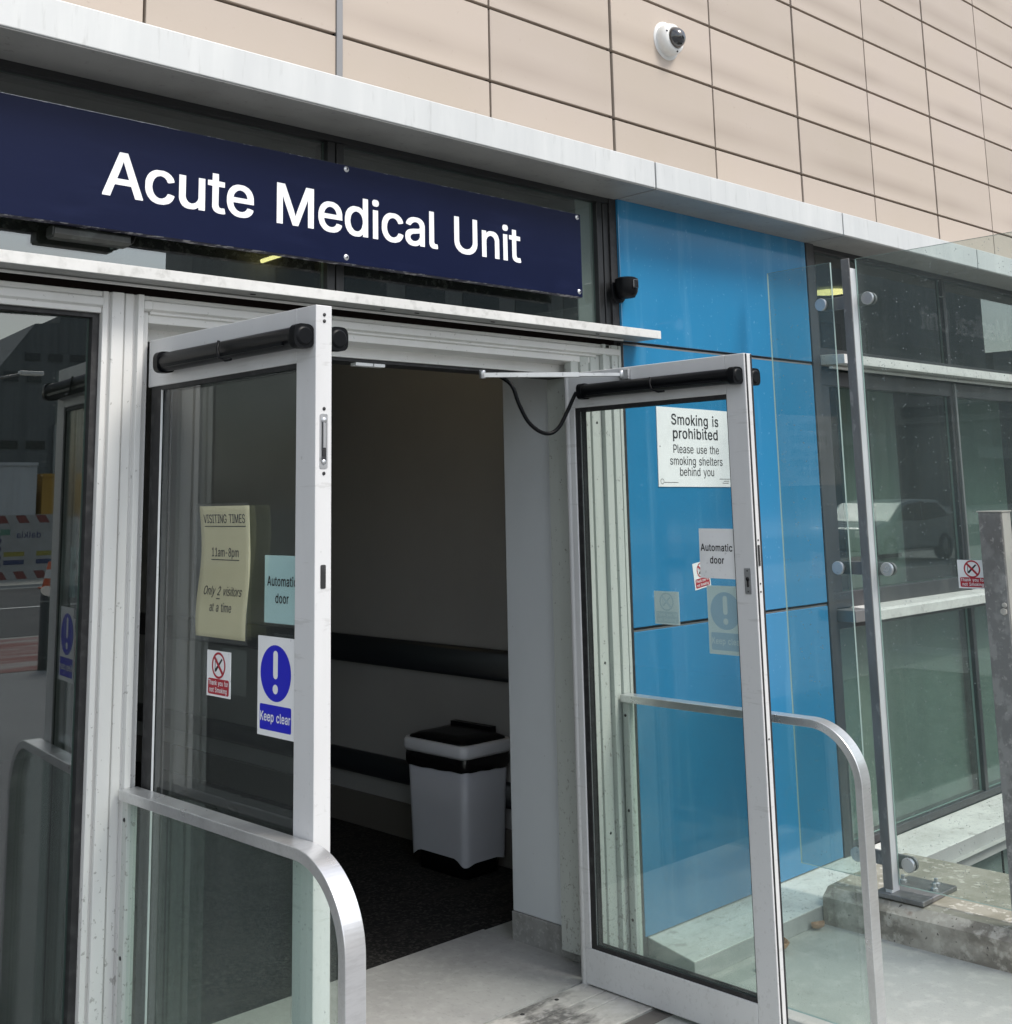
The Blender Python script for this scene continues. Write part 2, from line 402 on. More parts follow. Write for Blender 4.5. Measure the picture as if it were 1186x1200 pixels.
 'asphalt': surf("asphalt", (0.055, 0.057, 0.06), 0.9, layers=((1.0, (1, 1, 1), 0.4, 0.7, (0.075, 0.077, 0.08), 0.7),)),
 'tactile': surf("red tactile paving", (0.19, 0.07, 0.06), 0.9, layers=((1.2, (0.4, 2, 1), 0.40, 0.6, (0.28, 0.26, 0.25), 0.9),)),
 'paint': surf("road paint", (0.7, 0.7, 0.68), 0.7),
 'farwall': surf("grey ribbed facade", (0.13, 0.14, 0.14), 0.7, layers=((0.6, (6, 1, 0.1), 0.4, 0.7, (0.09, 0.10, 0.10), 0.8),)),
 'farlight': surf("pale facade band", (0.25, 0.26, 0.26), 0.7, layers=((0.6, (6, 1, 0.1), 0.4, 0.7, (0.2, 0.21, 0.21), 0.8),)),
 'farglass': surf("far window glass", (0.02, 0.025, 0.03), 0.1),
 'contwhite': surf("white container steel", (0.50, 0.52, 0.53), 0.5, layers=((1.0, (3, 1, 0.2), 0.4, 0.7, (0.42, 0.43, 0.44), 0.7),)),
 'contyellow': surf("yellow container steel", (0.42, 0.24, 0.03), 0.5, layers=((1.0, (3, 1, 0.2), 0.4, 0.7, (0.34, 0.19, 0.03), 0.7),)),
 'hoardgreen': surf("green board band", (0.13, 0.28, 0.20), 0.5),
 'hoardyellow': surf("yellow board panel", (0.36, 0.32, 0.06), 0.5),
 'cone': surf("orange cone plastic", (0.60, 0.10, 0.02), 0.5),
 'carpaint': surf("silver car paint", (0.22, 0.24, 0.25), 0.3, 0.3, coat=0.3),
 'bark': surf("tree bark", (0.07, 0.055, 0.04), 0.9),
 'foliage': surf("tree leaves", (0.045, 0.075, 0.025), 0.7, layers=((2.0, (1, 1, 1), 0.4, 0.65, (0.08, 0.11, 0.035), 0.8),)),
}

# ------------------------------------------------------------------ helpers
class MB:
    """collects faces for one mesh object; cur is the material slot of the next faces"""
    def __init__(self):
        self.bm = bmesh.new()
        self.cur = 0
    def _face(self, vs, smooth=False):
        try:
            f = self.bm.faces.new(vs)
        except ValueError:
            return None
        f.material_index = self.cur
        f.smooth = smooth
        return f
    def box(self, x0, x1, y0, y1, z0, z1):
        x0, x1 = min(x0, x1), max(x0, x1); y0, y1 = min(y0, y1), max(y0, y1); z0, z1 = min(z0, z1), max(z0, z1)
        v = [self.bm.verts.new(p) for p in ((x0,y0,z0),(x1,y0,z0),(x1,y1,z0),(x0,y1,z0),(x0,y0,z1),(x1,y0,z1),(x1,y1,z1),(x0,y1,z1))]
        for q in ((0,3,2,1),(4,5,6,7),(0,1,5,4),(1,2,6,5),(2,3,7,6),(3,0,4,7)):
            self._face([v[i] for i in q])
        return self
    def sheet(self, x0, x1, y0, y1, z0, z1, axis):
        """a glass sheet: the two big faces in slot 0, the four narrow ones in slot 1"""
        n0 = len(self.bm.faces)
        self.box(x0, x1, y0, y1, z0, z1)
        self.bm.faces.ensure_lookup_table()
        for f in self.bm.faces[n0:]:
            f.normal_update()
            f.material_index = 0 if abs(f.normal[axis]) > 0.9 else 1
        return self
    def prism(self, poly, axis, a, b, smooth=False, caps=True):
        """poly in the two other axes (x:(y,z) y:(x,z) z:(x,y)), extruded from a to b"""
        def P(u, v, w):
            return {'x': (w, u, v), 'y': (u, w, v), 'z': (u, v, w)}[axis]
        A = [self.bm.verts.new(P(u, v, a)) for u, v in poly]
        B = [self.bm.verts.new(P(u, v, b)) for u, v in poly]
        n = len(poly)
        for i in range(n):
            self._face([A[i], A[(i+1) % n], B[(i+1) % n], B[i]], smooth)
        if caps:
            self._face(A[::-1]); self._face(B)
        return self
    def tube(self, pts, r, n=10, caps=True):
        pts = [Vector(p) for p in pts]
        rs = r if isinstance(r, (list, tuple)) else [r] * len(pts)
        rings = []
        up = None
        for i, p in enumerate(pts):
            t = (pts[min(i+1, len(pts)-1)] - pts[max(i-1, 0)]).normalized()
            if up is None:
                up = Vector((0, 0, 1)) if abs(t.z) < 0.9 else Vector((1, 0, 0))
            a = t.cross(up).normalized()
            b = a.cross(t).normalized()
            up = b
            rings.append([self.bm.verts.new(p + (a * math.cos(2*math.pi*k/n) + b * math.sin(2*math.pi*k/n)) * rs[i]) for k in range(n)])
        for i in range(len(rings) - 1):
            for k in range(n):
                self._face([rings[i][k], rings[i][(k+1) % n], rings[i+1][(k+1) % n], rings[i+1][k]], True)
        if caps:
            self._face(rings[0][::-1]); self._face(rings[-1])
        return self
    def lathe(self, prof, origin, axis_m=None, n=32, smooth=True):
        """prof [(r, h)] turned about local z at origin; axis_m a 3x3 turning z to the wanted axis"""
        mm = axis_m or Matrix.Identity(3)
        o = Vector(origin)
        rings = []
        for r, h in prof:
            if r < 1e-6:
                rings.append([self.bm.verts.new(o + mm @ Vector((0, 0, h)))])
            else:
                rings.append([self.bm.verts.new(o + mm @ Vector((r*math.cos(2*math.pi*k/n), r*math.sin(2*math.pi*k/n), h))) for k in range(n)])
        for i in range(len(rings) - 1):
            a, b = rings[i], rings[i+1]
            for k in range(n):
                k2 = (k+1) % n
                if len(a) == 1 and len(b) == 1: continue
                if len(a) == 1: self._face([a[0], b[k2], b[k]][::-1], smooth)
                elif len(b) == 1: self._face([a[k], a[k2], b[0]], smooth)
                else: self._face([a[k], a[k2], b[k2], b[k]], smooth)
        return self
    def poly3(self, pts, smooth=False):
        self._face([self.bm.verts.new(p) for p in pts], smooth)
        return self
    def add_mesh(self, me, mat):
        vs = [self.bm.verts.new(mat @ v.co) for v in me.vertices]
        for p in me.polygons:
            self._face([vs[i] for i in p.vertices])
        return self
    def build(self, name, mats, parent=None, bevel=0.0, seg=2, origin=None, normals=True):
        if normals:
            bmesh.ops.recalc_face_normals(self.bm, faces=self.bm.faces[:])
        root = Vector((0, 0, 0))
        if parent is not None:
            p = parent
            while p is not None:
                root += p.location
                p = p.parent
        if origin is not None:
            o = Vector(origin)
        else:
            o = root
        bmesh.ops.translate(self.bm, verts=self.bm.verts[:], vec=-o)
        me = bpy.data.meshes.new(name)
        self.bm.to_mesh(me)
        self.bm.free()
        for m in (mats if isinstance(mats, (list, tuple)) else [mats]):
            me.materials.append(m)
        ob = bpy.data.objects.new(name, me)
        COL.objects.link(ob)
        ob.location = o - root
        if parent is not None:
            ob.parent = parent
        if bevel:
            b = ob.modifiers.new("bevel", 'BEVEL')
            b.width = bevel
            b.segments = seg
            b.limit_method = 'ANGLE'
            b.angle_limit = math.radians(40)
        return ob

def tag(o, label=None, cat=None, group=None, kind=None):
    if label: o['label'] = label
    if cat: o['category'] = cat
    if group: o['group'] = group
    if kind: o['kind'] = kind
    return o

def thing(name, loc, label, cat, group=None):
    o = bpy.data.objects.new(name, None)
    COL.objects.link(o)
    o.location = loc
    o.empty_display_size = 0.1
    return tag(o, label, cat, group)

def sub(name, parent, label=None):
    """an Empty that stands for a part and carries its sub-parts"""
    o = bpy.data.objects.new(name, None)
    COL.objects.link(o)
    o.parent = parent
    o.empty_display_size = 0.1
    if label: o['label'] = label
    return o

